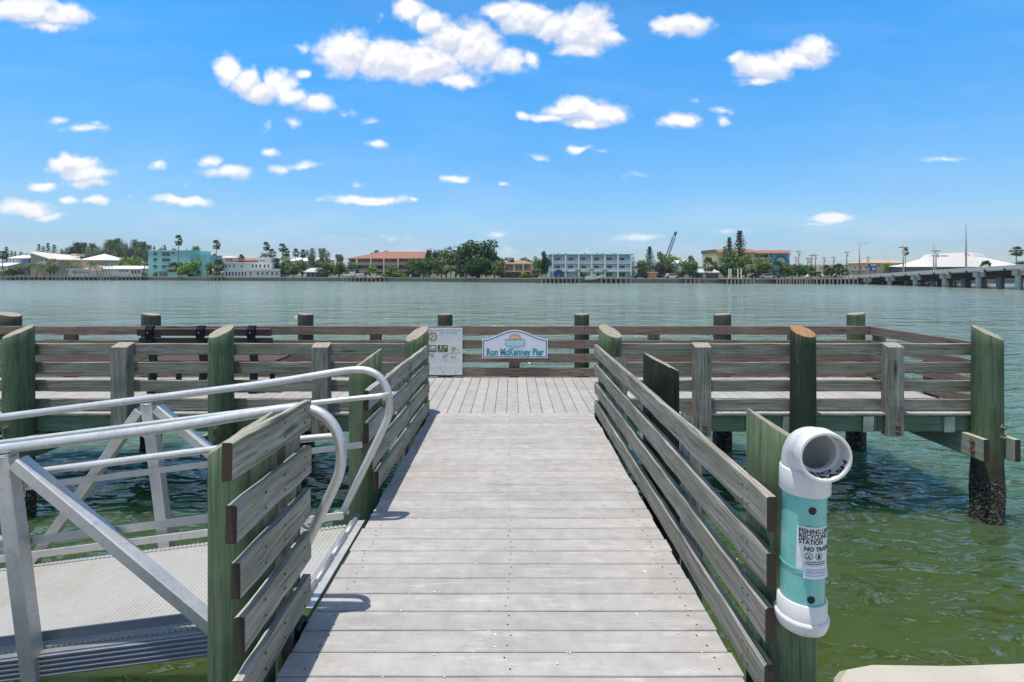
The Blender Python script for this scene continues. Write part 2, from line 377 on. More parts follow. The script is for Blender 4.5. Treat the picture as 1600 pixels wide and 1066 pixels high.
def alu(name, col, rough, brush=(1, 80, 1)):
    m, t = newmat(name)
    uvn = t.n('ShaderNodeTexCoord').outputs['UV']; pos = t.n('ShaderNodeNewGeometry').outputs['Position']
    n1 = t.noise(t.vm('MULTIPLY', uvn, brush), 1.5, 4); n2 = t.noise(pos, 7, 6, .65)
    c = t.mix(n2, tuple(x * .82 for x in col), tuple(min(1, x * 1.12) for x in col))
    c = t.mix(t.mapr(t.noise(pos, 34, 5, .7), .52, .72, 0, .5), c, (.30, .285, .25))
    r = t.m('ADD', rough, t.m('MULTIPLY', t.m('SUBTRACT', n2, .5), .25))
    b = t.n('ShaderNodeBump', {'Height': n1, 'Strength': .10, 'Distance': .002})
    finish(t, Base_Color=c, Roughness=r, Metallic=.6, Normal=b.outputs[0]); return m
M['alu'] = alu('aluminium', (.62, .60, .555), .46)
M['alu_dull_shaded'] = alu('aluminium_dull_shaded', (.33, .33, .34), .5)  # darkened aluminium: shade on the toe bar and channel faces put into its colour
def grating():
    m, t = newmat('aluminium_plank')
    pos = t.n('ShaderNodeNewGeometry').outputs['Position']
    n1 = t.noise(pos, 1.5, 5); n2 = t.noise(pos, 40, 4)
    c = t.mix(n2, (.30, .285, .26), (.42, .405, .375))
    c = t.mix(t.mapr(n1, .5, .68, 0, .6), c, (.27, .235, .17))
    finish(t, Base_Color=c, Roughness=.7, Metallic=.1); return m
M['grate'] = grating()
M['rust'] = plain('rusty_steel', (.19, .085, .04), .85, var=.6, scale=60, bump=.5)
M['bolt'] = plain('weathered_bolt', (.20, .135, .09), .6, .3, var=.5, scale=60)
def pvcmat():
    m, t = newmat('white_pvc'); pos = t.n('ShaderNodeNewGeometry').outputs['Position']
    c = t.mix(t.noise(pos, 9, 5), (.60, .575, .53), (.70, .675, .63))
    c = t.mix(t.mapr(t.noise(t.vm('MULTIPLY', pos, (1, 1, .35)), 16, 7, .75), .56, .72, 0, .55), c, (.40, .37, .31))
    c = t.mix(t.mapr(t.noise(pos, 95, 3, .6), .66, .70, 0, .6), c, (.22, .19, .15))
    finish(t, Base_Color=c, Roughness=t.mapr(t.noise(pos, 20, 4), .3, .7, .22, .42)); return m
M['pvc'] = pvcmat()
def tealmat():
    m, t = newmat('teal_painted_pipe')
    pos = t.n('ShaderNodeNewGeometry').outputs['Position']
    c = t.mix(t.noise(pos, 6, 5), (.13, .42, .36), (.21, .52, .44))
    c = t.mix(t.mapr(t.noise(t.vm('MULTIPLY', pos, (1, 1, 2.4)), 14, 6, .7), .60, .66, 0, .6), c, (.09, .20, .15))
    c = t.mix(t.mapr(t.noise(t.vm('MULTIPLY', pos, (1, 1, .5)), 22, 3), .62, .67, 0, .5), c, (.42, .62, .58))
    finish(t, Base_Color=c, Roughness=.33); return m
M['teal'] = tealmat()
M['teal_in'] = plain('dark_teal_inside', (.03, .16, .17), .4)
M['black'] = plain('black_plastic', (.012, .012, .013), .4, var=.2)
M['ink'] = plain('black_ink', (.02, .02, .02), .6, var=.1)
M['paper'] = plain('weathered_sticker', (.64, .65, .61), .5, var=.12, scale=25)
M['bench_brown'] = wood('recycled_brown_plank', (.060, .036, .032), (.085, .052, .046), (.115, .073, .066), crack=.1, bump=.15, rough=.55)
M['bench_black'] = plain('bench_black', (.012, .013, .018), .35, var=.2)
M['signwhite'] = plain('sign_white', (.70, .70, .74), .45, var=.04)
M['navy'] = plain('navy_paint', (.035, .055, .12), .5)
M['tealtext'] = plain('teal_letter', (.03, .30, .28), .5, var=.05)
M['orange'] = plain('sun_orange', (.80, .30, .05), .5)
M['sunyellow'] = plain('sun_yellow', (.80, .55, .16), .5)
M['paleblue'] = plain('pale_blue', (.42, .60, .66), .5)
M['redink'] = plain('red_ink', (.5, .06, .05), .5)
M['grayink'] = plain('grey_ink', (.30, .29, .33), .6)
def concrete(name, c):
    m, t = newmat(name); pos = t.n('ShaderNodeNewGeometry').outputs['Position']
    n1 = t.noise(pos, 2.2, 7, .65); n2 = t.noise(pos, 70, 4, .7)
    cc_ = t.mix(n1, tuple(x * .75 for x in c), tuple(x * 1.2 for x in c))
    cc_ = t.mix(t.mapr(n2, .55, .75, 0, .4), cc_, tuple(x * .55 for x in c))
    b = t.n('ShaderNodeBump', {'Height': t.m('ADD', n2, t.m('MULTIPLY', n1, 2)), 'Strength': .5, 'Distance': .006})
    finish(t, Base_Color=cc_, Roughness=.9, Normal=b.outputs[0]); return m
M['concrete'] = concrete('seawall_concrete', (.42, .385, .31))
M['con_far'] = concrete('far_concrete', (.30, .28, .25))
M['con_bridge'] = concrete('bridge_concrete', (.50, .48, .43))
M['con_shaded'] = concrete('shaded_girder_concrete', (.026, .032, .028))  # near-black concrete: shade under the bridge deck put into its colour
def leafmat(name, c1, c2):
    m, t = newmat(name)
    at = t.n('ShaderNodeAttribute', attribute_name='tone').outputs[0]
    rn = t.n('ShaderNodeObjectInfo').outputs['Random']
    c = t.mix(rn, c1, c2); c = t.mix(1.0, c, at, 'MULTIPLY')
    p = finish(t, Base_Color=c, Roughness=.6)
    p.inputs['Specular IOR Level'].default_value = .25
    return m
M['leaf'] = leafmat('leaves_green', (.085, .145, .04), (.14, .20, .065))
M['leaf_dark'] = leafmat('leaves_dark', (.036, .080, .030), (.056, .105, .040))
M['leaf_pine'] = leafmat('needles_grey_green', (.12, .175, .085), (.165, .215, .11))
M['leaf_palm'] = leafmat('palm_fronds', (.070, .105, .034), (.105, .135, .045))
M['leaf_bright'] = leafmat('leaves_bright', (.12, .23, .036), (.17, .26, .05))
M['leaf_grey'] = leafmat('leaves_greyish', (.09, .09, .09), (.11, .11, .10))
M['bark'] = plain('bark', (.12, .095, .07), .9, var=.3)
M['palmbark'] = plain('palm_bark', (.20, .17, .135), .9, var=.3)
def watermat():
    m, t = newmat('bay_water')
    geo = t.n('ShaderNodeNewGeometry').outputs['Position']; s_ = t.n('ShaderNodeSeparateXYZ', {0: geo}).outputs
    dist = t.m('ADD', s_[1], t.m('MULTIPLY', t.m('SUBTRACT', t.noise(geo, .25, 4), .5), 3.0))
    c = t.ramp(t.mapr(dist, 2, 62), [(0, (.062, .078, .013)), (.03, (.050, .072, .014)), (.06, (.042, .074, .030)), (.10, (.065, .125, .075)), (.16, (.105, .175, .125)), (.4, (.17, .22, .165)), (1, (.20, .24, .185))])  # shallow olive to deep teal; farther stops paler, sky reflection put into the colour
    lo = t.noise(geo, .5, 5, .6)
    c = t.mix(t.mapr(lo, .35, .65, 0, .30), c, t.mix(.5, c, (.02, .045, .012)))
    ctr = t.vm('MULTIPLY', geo, (.42, 1, 1))
    def rot(a): return t.n('ShaderNodeVectorRotate', {0: ctr, 'Angle': math.radians(a)}, rotation_type='Z_AXIS').outputs[0]
    n0 = t.noise(rot(6), .42, 2, .5, '3D', .6)
    n1 = t.noise(rot(-10), 1.7, 1.5, .5, '3D', .7)
    n2 = t.noise(rot(14), 4.4, 1.5, .5, '3D', .9)
    n3 = t.noise(rot(-16), 11, 2, .5, '3D', .6)
    far = t.mapr(s_[1], 8, 70)
    near = t.mapr(s_[1], 2.0, 5.5, .30, 1)
    a0 = t.m('MULTIPLY', t.m('SUBTRACT', n0, .5), t.mapr(s_[1], 6, 30, .25, 1.5))
    a1 = t.m('MULTIPLY', t.m('SUBTRACT', n1, .5), .37)
    a2 = t.m('MULTIPLY', t.m('SUBTRACT', n2, .5), .165)
    a3 = t.m('MULTIPLY', t.m('SUBTRACT', n3, .5), .022)
    patch = t.mapr(t.noise(t.vm('MULTIPLY', geo, (.25, 1, 1)), .07, 4, .6), .35, .65, .55, 1.25)
    hgt = t.m('MULTIPLY', t.m('ADD', t.m('ADD', a0, a1), t.m('ADD', a2, a3)), t.m('MULTIPLY', near, patch))
    b = t.n('ShaderNodeBump', {'Height': hgt, 'Strength': 1.0, 'Distance': 1.0})
    p = finish(t, Base_Color=c, Roughness=t.m('ADD', .03, t.m('MULTIPLY', far, .12)), IOR=1.333, Normal=b.outputs[0])
    p.subsurface_method = 'BURLEY'; p.inputs['Subsurface Weight'].default_value = .85; p.inputs['Subsurface Radius'].default_value = (.35, 1.0, .45); p.inputs['Subsurface Scale'].default_value = 1.2
    return m
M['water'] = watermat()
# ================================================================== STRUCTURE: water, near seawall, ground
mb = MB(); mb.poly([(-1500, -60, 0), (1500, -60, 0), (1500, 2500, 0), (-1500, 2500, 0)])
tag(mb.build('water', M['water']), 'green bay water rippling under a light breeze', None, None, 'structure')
mb = MB(); mb.box(-70, -1.75, -60, 1.75, -1, DK - .02); mb.box(-1.75, 1.39, -60, -1.3, -1, DK - .02); mb.box(14.1, 70, -60, 2.3, -1, DK - .055)
tag(mb.build('promenade', M['con_far']), 'concrete waterfront promenade behind the walkway', None, None, 'structure')
# concrete cap of the seawall, lower right
mb = MB()
edge = [(1.40, 1.0), (1.385, 2.20), (1.43, 2.29), (1.50, 2.345), (1.64, 2.372), (2.0, 2.365), (2.35, 2.38), (3.0, 2.375), (14, 2.38), (14, -8), (1.4, -8)]
z1 = DK - .05
ins = [(1.425, 1.0), (1.41, 2.18), (1.455, 2.265), (1.52, 2.318), (1.65, 2.345), (2.0, 2.338), (2.35, 2.353), (3.0, 2.348), (13.96, 2.353), (13.96, -7.9), (1.425, -7.9)]
mb.poly([(x, y, z1) for x, y in ins][::-1], [(x, y) for x, y in ins][::-1])
n = len(edge)
for i in range(n):
    j = (i + 1) % n
    a, b, c, d = edge[i], edge[j], ins[j], ins[i]
    mb.poly([(a[0], a[1], z1 - .03), (b[0], b[1], z1 - .03), (c[0], c[1], z1), (d[0], d[1], z1)][::-1])
    mb.poly([(a[0], a[1], -1), (b[0], b[1], -1), (b[0], b[1], z1 - .03), (a[0], a[1], z1 - .03)][::-1])
tag(mb.build('seawall', M['concrete'], origin=(6, 2.2, 0)), 'pale rough concrete seawall cap beside the foot of the walkway', 'seawall')

def board(mb, p0, p1, th, ht, up=(0, 0, 1), jit=.005, ch=.006, seg=None):
    L = (Vector(p1) - Vector(p0)).length
    mb.beam(p0, p1, th, ht, up, seg or max(2, int(L / .16)), ch, jit, 0, 1)
def screws(mb, pts, r=.004, ax='z'):
    for p in pts:
        if ax == 'z': mb.tube([(p[0], p[1], p[2] - .004), (p[0], p[1], p[2] + .0006)], r, 6)
        elif ax == 'x': mb.tube([(p[0] - .002, p[1], p[2]), (p[0] + .002, p[1], p[2])], r, 6)
        else: mb.tube([(p[0], p[1] - .002, p[2]), (p[0], p[1] + .002, p[2])], r, 6)
# ================================================================== WALKWAY
wk = thing('pier_walkway', 'straight grey plank walkway leading from the seawall out to the pier platform', 'walkway', (0, 3, 0))
mb = MB(); sc = MB()
y = -1.2; k = 0
while y < 6.28:
    t_ = ru(.92, 1.07); wm = ru(-.012, .012)
    col = (t_ + wm, t_, t_ - wm * .6)
    x0, x1 = -1.015 + ru(-.008, .008), 1.0 + ru(-.008, .008)
    mb.beam((x0, y + .068, DK - .0125), (x1, y + .068, DK - .0125), .1365, .025, (0, 0, 1), 6, .004, .0012, 0, None, col)
    if y > 1.2:
        for xx in (-.9, -.02, .9):
            screws(sc, [(xx + ru(-.02, .02), y + .035, DK + .0005), (xx + ru(-.02, .02), y + .102, DK + .0005)], .0048)
    y += .1425; k += 1
mb.build('deck', M['deck'], wk); tag(sc.build('deck_screws', M['black'], wk), None, None, None, 'stuff')
for xx in (-.93, 0, .93):
    m2 = MB(); board(m2, (xx, -1.2, DK - .145), (xx, 6.33, DK - .145), .07, .235, seg=12); m2.build('stringer', [M['joist'], M['endgrain']], wk)
for xx in (-1.0, .985):
    m2 = MB(); board(m2, (xx, -1.2, DK - .135), (xx, 6.33, DK - .135), .03, .205, seg=12); m2.build('side_fascia', [M['joist'], M['endgrain']], wk)
for yy in (2.25, 4.15):
    m2 = MB(); board(m2, (-1.5, yy + .17, DK - .38), (1.5, yy + .17, DK - .38), .07, .22); m2.build('cross_beam', [M['joist'], M['endgrain']], wk)

# broken shell bits dropped by gulls, caught along the plank gaps
random.seed(21); m2 = MB()
for i in range(230):
    k_ = int(ru(18, 52)); yy = -1.2 + .1425 * k_ - .003 + (random.gauss(0, .006) if rnd() < .7 else ru(0, .14)); xx = ru(-.95, .95); s_ = ru(.0025, .0075)
    c_ = Vector((xx, yy, DK + .002)); a_ = ru(0, 6.28)
    m2.poly([c_ + Vector((math.cos(a_ + q_ * 1.57) * s_ * ru(.6, 1.2), math.sin(a_ + q_ * 1.57) * s_ * ru(.5, 1), ru(0, .003))) for q_ in range(4)])
tag(m2.build('shell_bits', plain('shell_white', (.60, .58, .54), .8), None, False, (0, 4, DK)), 'tiny white broken shell bits scattered along the walkway gaps', None, None, 'stuff')
random.seed(22)
# ================================================================== PLATFORM
XL, XR = -9.6, 5.93
pl = thing('pier_platform', 'wide raised T shaped fishing platform with pale planks and green joists', 'platform', (0, 7.4, 0))
mb = MB(); x = XL
while x < XR - .05:
    t_ = ru(.93, 1.06); xe = min(x + .1435, XR)
    ye = 6.335 + (0 if abs(x + .07) < 1.0 else ru(-.008, .006))
    mb.beam(((x + xe) / 2, ye, DK - .0125), ((x + xe) / 2, 8.52 + ru(-.008, .008), DK - .0125), xe - x, .025, (0, 0, 1), 6, .004, .0012, 0, None, (t_, t_, t_))
    x += .149
mb.build('deck', M['deck'], pl)
def rim(x0, x1, y, nm='rim_joist'):
    m2 = MB(); board(m2, (x0, y, DK - .135), (x1, y, DK - .135), .04, .205, jit=.003); m2.build(nm, [M['joist'], M['endgrain']], pl)
xs = [XL + .05, -6.1, -3.6, -1.1]
for a, b in zip(xs, xs[1:]): rim(a, b - .004, 6.39)
for a, b in ((-1.1, 1.1), (1.1, 2.9), (2.904, 4.55), (4.554, XR - .02)): rim(a, b - .004, 6.39)
rim(XL + .05, -1.2, 8.44); rim(-1.19, XR - .02, 8.44)
for xb in (1.62, 3.42, 4.42, 5.42):
    m2 = MB(); board(m2, (xb, 6.352, DK - .04), (xb, 6.352, DK - .235), .13, .03, (0, 1, 0)); m2.build('joist_block', [M['pale_wood'], M['endgrain']], pl)
for xx in [XL + .06 + i * .62 for i in range(26)]:
    if xx < XR:
        m2 = MB(); board(m2, (xx, 6.42, DK - .135), (xx, 8.41, DK - .135), .04, .2, seg=4, jit=0); m2.build('joist', [M['joist'], M['endgrain']], pl)
PX = [-8.58, -6.02, -3.56, -1.17, 1.19, 3.55, 5.80]
for px_ in PX:
    for sgn in (-1, 1):
        xx = px_ + sgn * .185
        y0 = 6.06 if px_ in (5.80, -6.02) else 6.2
        m2 = MB(); board(m2, (xx, y0, DK - .37), (xx, 9.0, DK - .37), .065, .265, seg=18)
        o = m2.build('cross_beam', [M['joist'] if not (px_ == 5.80) else M['pale_wood'], M['endgrain']], pl)
        for by in (6.13, 6.24):
            if px_ in (5.80,) and sgn < 0:
                b2 = MB(); dz_ = .07 if by < 6.2 else -.06
                zc = DK - .37 + (.065 if by < 6.2 else -.045)
                b2.tube([(xx - .034, 6.20, zc), (xx - .07, 6.20, zc)], .012, 8); b2.tube([(xx - .036, 6.20, zc), (xx - .046, 6.20, zc)], .032, 14)
                b2.build('bolt', M['rust'], o)

# ================================================================== PILES
def pile(x, y, r, ztop, slope, mat, label, ring='ring', group=None, bolts=(), bot=-1.0, lean=(0, 0), rndtop=.0):
    """round pile: top plane z = ztop + slope.(dx,dy)"""
    t = thing('wooden_pile', label, 'pile', (x, y, 0), group)
    m = MB(); n = 40; zs = [bot, -.2, 0, .12, .25, .38, .52, .7] ; zt = min(ztop - r * math.hypot(*slope), ztop) - .03
    k = .7
    while k < zt - .1: k += .12; zs.append(min(k, zt))
    sh = ru(0, 99)
    for z in zs:
        for i in range(n):
            a = 2 * math.pi * i / n
            rr = r * (1 + .035 * mnoise.noise(Vector((math.cos(a) * 1.3 + sh, math.sin(a) * 1.3, z * .6))) + .022 * mnoise.noise(Vector((math.cos(a) * 7 + sh, math.sin(a) * 7, z * .5))))
            rr *= 1 + .03 * (1 - z / 2.4)
            if z < .6: rr += .022 * abs(mnoise.noise(Vector((math.cos(a) * 5 + sh, math.sin(a) * 5, z * 9)))) + .006
            m.v.append((x + lean[0] * z + rr * math.cos(a), y + lean[1] * z + rr * math.sin(a), z))
    def top(f, dz):
        b = len(m.v)
        for i in range(n):
            a = 2 * math.pi * i / n
            rr = r * f * (1 + .03 * mnoise.noise(Vector((math.cos(a) * 1.3 + sh, math.sin(a) * 1.3, 1.2))))
            X, Y = rr * math.cos(a), rr * math.sin(a)
            z = ztop + slope[0] * X + slope[1] * Y + dz + .006 * mnoise.noise(Vector((X * 30, Y * 30, sh)))
            z = min(z, ztop + rndtop) if rndtop else z
            m.v.append((x + lean[0] * z + X, y + lean[1] * z + Y, z))
        return b
    b1 = top(1.0, -.012); b2 = top(.955, 0); rows = [i * n for i in range(len(zs))] + [b1, b2]
    for q in range(len(rows) - 1):
        for i in range(n):
            j = (i + 1) % n; A, B = rows[q], rows[q + 1]
            za, zb = m.v[A + i][2], m.v[B + i][2]; ua, ub = i / n * 2 * math.pi * r, (i + 1) / n * 2 * math.pi * r
            zaj, zbj = m.v[A + j][2], m.v[B + j][2]
            m.face((A + i, A + j, B + j, B + i), [(za + sh, ua), (zaj + sh, ub), (zbj + sh, ub), (zb + sh, ua)], 0)
    c = len(m.v); m.v.append((x + lean[0] * ztop, y + lean[1] * ztop, ztop + (min(0, rndtop)) + .001))
    for i in range(n):
        j = (i + 1) % n
        P = [(m.v[b2 + i][0] - x, m.v[b2 + i][1] - y), (m.v[b2 + j][0] - x, m.v[b2 + j][1] - y), (0, 0)]
        m.face((b2 + i, b2 + j, c), P, 1)
    m.build('shaft', [M[mat], M[ring]], t, 'auto', None, 40)
    for (ang, z) in bolts:
        b_ = MB(); ca, sa = math.cos(ang), math.sin(ang)
        b_.tube([(x + ca * (r - .01), y + sa * (r - .01), z), (x + ca * (r + .012), y + sa * (r + .012), z)], .036, 14)
        b_.tube([(x + ca * (r + .01), y + sa * (r + .01), z), (x + ca * (r + .035), y + sa * (r + .035), z)], .017, 6)
        b_.build('bolt', M['bolt'], t)
    return t
gF = 'piles along the shore side of the platform'; gB = 'piles along the water side of the platform'; gW = 'piles beside the walkway'
D_ = -math.pi / 2
zf = DK + 1.025
pile(-6.04, 6.27, .148, zf, (.28, .40), 'pile', 'thick green pile with slanted pale top at the left edge, shore side of platform', 'ring', gF, [(D_ - .1, 1.15)])
pile(-3.56, 6.27, .14, zf, (.25, .42), 'pile', 'green pile with slanted knotty top, in front of the brown bench', 'ring', gF, [(D_ + .05, 1.14), (D_ + .05, 1.02)])
pile(-1.165, 6.27, .14, zf - .03, (.45, .4), 'pile', 'green pile with sloping mossy top behind the far end of the left walkway rail', 'ring', gF)
pile(1.20, 6.27, .14, zf, (-.35, .4), 'pile', 'green pile with tan slanted top behind the far end of the right walkway rail', 'ring', gF)
pile(3.56, 6.27, .142, zf, (-.1, .42), 'pile_rust', 'dark pile streaked orange with an orange cut top along the right platform rail', 'ring_rust', gF, [(D_ + .25, 1.13)])
pile(5.80, 6.25, .150, zf - .01, (-.34, .42), 'pile', 'tall green corner pile with rusty bolts and barnacled foot, right end of platform', 'ring', gF, [(D_ + .35, 1.16), (D_ + .35, 1.04)])
zb = DK + 1.03
pile(-8.58, 8.74, .16, zb, (-.25, 0), 'pile_olive', 'dark green pile with rounded top at the far left behind the rear rail', 'ring', gB)
pile(-6.16, 8.74, .14, zb, (-.15, 0), 'pile_olive', 'olive pile carrying a small reddish mark, behind the left end of the bench', 'ring', gB)
pile(-3.52, 8.74, .125, zb, (-.05, 0), 'pile_olive', 'brownish pile with chipped top behind the rear rail, right of the bench', 'ring', gB)
pile(-1.14, 8.74, .125, zb, (.0, 0), 'pile_olive', 'olive pile with flat top directly above the paper information board', 'ring', gB)
pile(1.19, 8.74, .125, zb, (.05, 0), 'pile_olive', 'olive pile with rounded top just right of the pier name sign', 'ring', gB)
pile(3.59, 8.74, .14, zb, (.1, 0), 'pile_olive', 'olive pile with worn pale patch behind the rear rail, right of the walkway', 'ring', gB)
pile(5.87, 8.74, .135, zb + .01, (.14, 0), 'pile', 'grey green pile with slanted top at the rear right corner of the platform', 'ring', gB)
# beside the walkway
pile(-1.195, 2.27, .133, DK + 1.045, (.62, .1), 'pile', 'large green pile with slanted mossy top behind the short foreground rail', 'ring', gW)
pile(-1.20, 4.20, .13, DK + 1.03, (.72, .1), 'pile', 'green pile with slanted top between the gangway handrails and left walkway rail', 'ring', gW)
pile(1.195, 4.10, .138, DK + 1.03, (-.5, .05), 'pile_dark', 'blackened weathered pile with slanted top on the outer side of the right walkway rail', 'ring', gW)
pile(1.19, 2.27, .138, DK + 1.05, (-.62, .1), 'pile', 'green pile with wavy grain and slanted top behind the white and teal pipe', 'ring', gW)

# ================================================================== RAILINGS
def railing(name_label, loc): return thing('wooden_railing', name_label, 'railing', loc, 'wooden railings of the pier')
def rboard(t, p0, p1, th=.04, ht=.142, mat='rail', nails=None):
    m = MB(); board(m, p0, p1, th, ht)
    if nails:
        for q in nails: m.tube([Vector(q[0]), Vector(q[0]) + Vector(q[1]) * .0015], .005, 7, 1)
    return m.build('rail_board', [M[mat], M['endgrain']], t)
def rpost(t, x, y, z0, z1, wx, wy, mat='rail', bolts=(), slant=0):
    m = MB(); board(m, (x, y, z0), (x, y, z1), wx, wy, (0, 1, 0))
    if slant:
        m.v = [(a, b, c + (slant * (b - y) if c > z1 - .01 else 0)) for a, b, c in m.v]
    o = m.build('post', [M[mat], M['endgrain'] if not slant else M['ring']], t)
    for bz in bolts:
        b_ = MB(); b_.tube([(x + .02, y - wy / 2 + .002, bz), (x + .02, y - wy / 2 - .010, bz)], .03, 14); b_.tube([(x + .02, y - wy / 2 - .009, bz), (x + .02, y - wy / 2 - .03, bz)], .015, 6)
        b_.build('bolt', M['bolt'], o)
    return o
HC = [.780, .549, .320, .086]     # board centre heights over the deck
# right walkway rail
t = railing('long weathered grey rail of four boards along the right side of the walkway', (1.06, 4.2, 0))
for i, h in enumerate(HC):
    m0 = 2.045 + (.005, .012, .02, .03)[i]
    nl = [((1.021, yy, DK + h + dzz), (-1, 0, 0)) for yy in (2.22, 2.27, 3.2, 4.1, 5.2) for dzz in (-.035, .03)]
    if i in (0, 2): rboard(t, (1.042, m0, DK + h), (1.042, 6.36, DK + h), nails=nl)
    else:
        rboard(t, (1.042, m0, DK + h), (1.042, 6.36, DK + h), mat='rail', nails=nl)
for yy in (3.17, 5.2): rpost(t, 1.11, yy, DK - .3, DK + .875, .09, .14)
# left far walkway rail
t = railing('weathered four board rail on the left of the walkway, between gangway and platform', (-1.05, 5, 0))
ends = [(3.66, .05, .0), (3.66, .045, 0), (3.76, .04, 0), (3.93, .06, 0)]
for (y0, dzz, _), h, in zip(ends, HC):
    nl = [((-1.024, yy, DK + h + q), (1, 0, 0)) for yy in (4.2, 5.2) for q in (-.035, .03)]
    rboard(t, (-1.045, y0, DK + h + dzz), (-1.045, 6.36, DK + h), mat='rail_light', nails=nl)
rpost(t, -1.11, 5.2, DK - .3, DK + .86, .09, .14)
# left near rail: five boards
t = railing('short weathered five board rail in the left foreground in front of the gangway', (-1.04, 2.25, 0))
for (h0, h1, yn) in ((1.057, 1.030, 1.865), (.815, .800, 1.895), (.583, .583, 1.925), (.360, .365, 1.955), (.135, .148, 1.935)):
    nl = [((-1.0195, yy, DK + (h0 + h1) / 2 + q), (1, 0, 0)) for yy in (2.12, 2.3, 2.52) for q in (-.035, .03)]
    m = MB(); board(m, (-1.04, yn, DK + h0), (-1.04, 2.60, DK + h1), .04, .142, jit=.007, seg=8, ch=.006)
    for q in nl: m.tube([Vector(q[0]), Vector(q[0]) + Vector(q[1]) * .002], .005, 7, 1)
    m.build('rail_board', [M['rail_light'], M['endgrain']], t)
rpost(t, -1.108, 2.53, DK - .3, DK + .99, .09, .10, 'rail')
# front platform rails (shore side)
def hrail(label, spans, yb, posts, mat, ypost, pw, pd, top, bot, bolts, slant=0, pmat='rail'):
    t = railing(label, ((spans[0][0] + spans[-1][1]) / 2, yb, 0))
    for i, h in enumerate(HC):
        for a, b in spans:
            rboard(t, (a, yb, DK + h), (b - .004, yb, DK + h), mat=mat if not isinstance(mat, (list, tuple)) else mat[i % len(mat)])
    for x in posts: rpost(t, x, ypost, DK + bot, DK + top, pw, pd, pmat, bolts, slant)
    return t
hrail('brownish four board rail along the shore side of the left platform wing', [(XL, -6.04), (-6.04, -3.56), (-3.56, -1.09)], 6.44, [-4.83, -2.36, -7.3], ['rail_green', 'rail_green', 'rail', 'rail'], 6.35, .205, .13, .845, -.27, (DK - .14, DK - .215), .35)
hrail('greenish grey four board rail along the shore side of the right platform wing', [(1.09, 3.56), (3.56, 5.90)], 6.44, [2.35, 4.72], ['rail_green', 'rail', 'rail', 'rail_green'], 6.35, .20, .13, .845, -.27, (DK - .14, DK - .215), .35)
# rear rail
hrail('long brown four board rail along the water side of the platform', [(XL, -6.1), (-6.1, -3.5), (-3.5, -1.12), (-1.12, 1.2), (1.2, 3.55), (3.55, 5.92)], 8.50, [-7.38, -4.9, -2.28, .04, 2.37, 4.72], 'rail_brown', 8.575, .18, .10, .80, -.24, (), 0, 'rail_brown')
# right side rail
t = railing('short four board rail closing the right end of the platform', (5.95, 7.5, 0))
for h in HC: rboard(t, (5.945, 6.47, DK + h), (5.945, 8.52, DK + h), mat='rail_brown')
for yy in (7.35, 8.40): rpost(t, 6.02, yy, DK - .24, DK + .80, .10, .18, 'rail_brown')

# ================================================================== BENCH (back towards the camera)
bn = thing('park_bench', 'dark brown plank bench with black frames facing the bay', 'bench', (-4.45, 7.7, DK))
bx0, bx1 = -5.38, -3.46
for (yy, z, tl) in ((7.36, .885, .10), (7.40, .745, .10), (7.44, .605, .10)):
    m = MB(); m.beam((bx0, yy, DK + z), (bx1, yy, DK + z), .04, .105, (0, -tl, 1), 4, .008); m.build('back_slat', M['bench_brown'], bn)
for yy in (7.55, 7.69, 7.83, 7.97):
    m = MB(); m.beam((bx0, yy, DK + .44), (bx1, yy, DK + .44), .12, .04, (0, 0, 1), 4, .010); m.build('seat_slat', M['bench_brown'], bn)
for xx in (-5.19, -4.46, -3.73):
    m = MB(); P = [(7.36, .0), (7.40, .25), (7.42, .42), (7.375, .62), (7.325, .80), (7.31, .915), (7.33, .952), (7.37, .955)]
    m2 = [(Vector((xx, a, DK + b))) for a, b in P]
    for a, b in zip(m2, m2[1:]): m.beam(a, b, .11, .05, (0, -1, .01), 1, .01)
    m.beam((xx, 7.42, DK + .40), (xx, 8.02, DK + .40), .06, .04, (0, 0, 1), 1, .006)
    m.beam((xx, 7.98, DK), (xx, 7.96, DK + .40), .07, .05, (0, 1, 0), 1, .006)
    o = m.build('frame', M['bench_black'], bn)
    b_ = MB(); b_.tube([(xx, 7.29, DK + .885), (xx, 7.28, DK + .885)], .012, 8); b_.build('bolt', M['alu_dull_shaded'], o)

# ================================================================== TEXT
def text_polys(s, size, bold=0.0, align='LEFT', spacing=1.0):
    cu = bpy.data.curves.new('t', 'FONT'); cu.body = s; cu.size = size; cu.offset = bold; cu.align_x = align; cu.space_character = spacing; cu.resolution_u = 3
    ob = bpy.data.objects.new('t', cu); COL.objects.link(ob)
    dg = bpy.context.evaluated_depsgraph_get(); me = bpy.data.meshes.new_from_object(ob.evaluated_get(dg))
    vs = [tuple(v_.co) for v_ in me.vertices]; fs = [tuple(p.vertices) for p in me.polygons]
    bpy.data.objects.remove(ob); bpy.data.curves.remove(cu); bpy.data.meshes.remove(me)
    return vs, fs
def put_text(mb, s, size, fn, bold=0, align='LEFT', sx=1., sy=1., mi=0, spacing=1.0):
    vs, fs = text_polys(s, size, bold, align, spacing); b = len(mb.v)
    mb.v += [tuple(fn(x * sx, y * sy)) for x, y, z in vs]
    for f in fs: mb.face([b + i for i in f], None, mi)

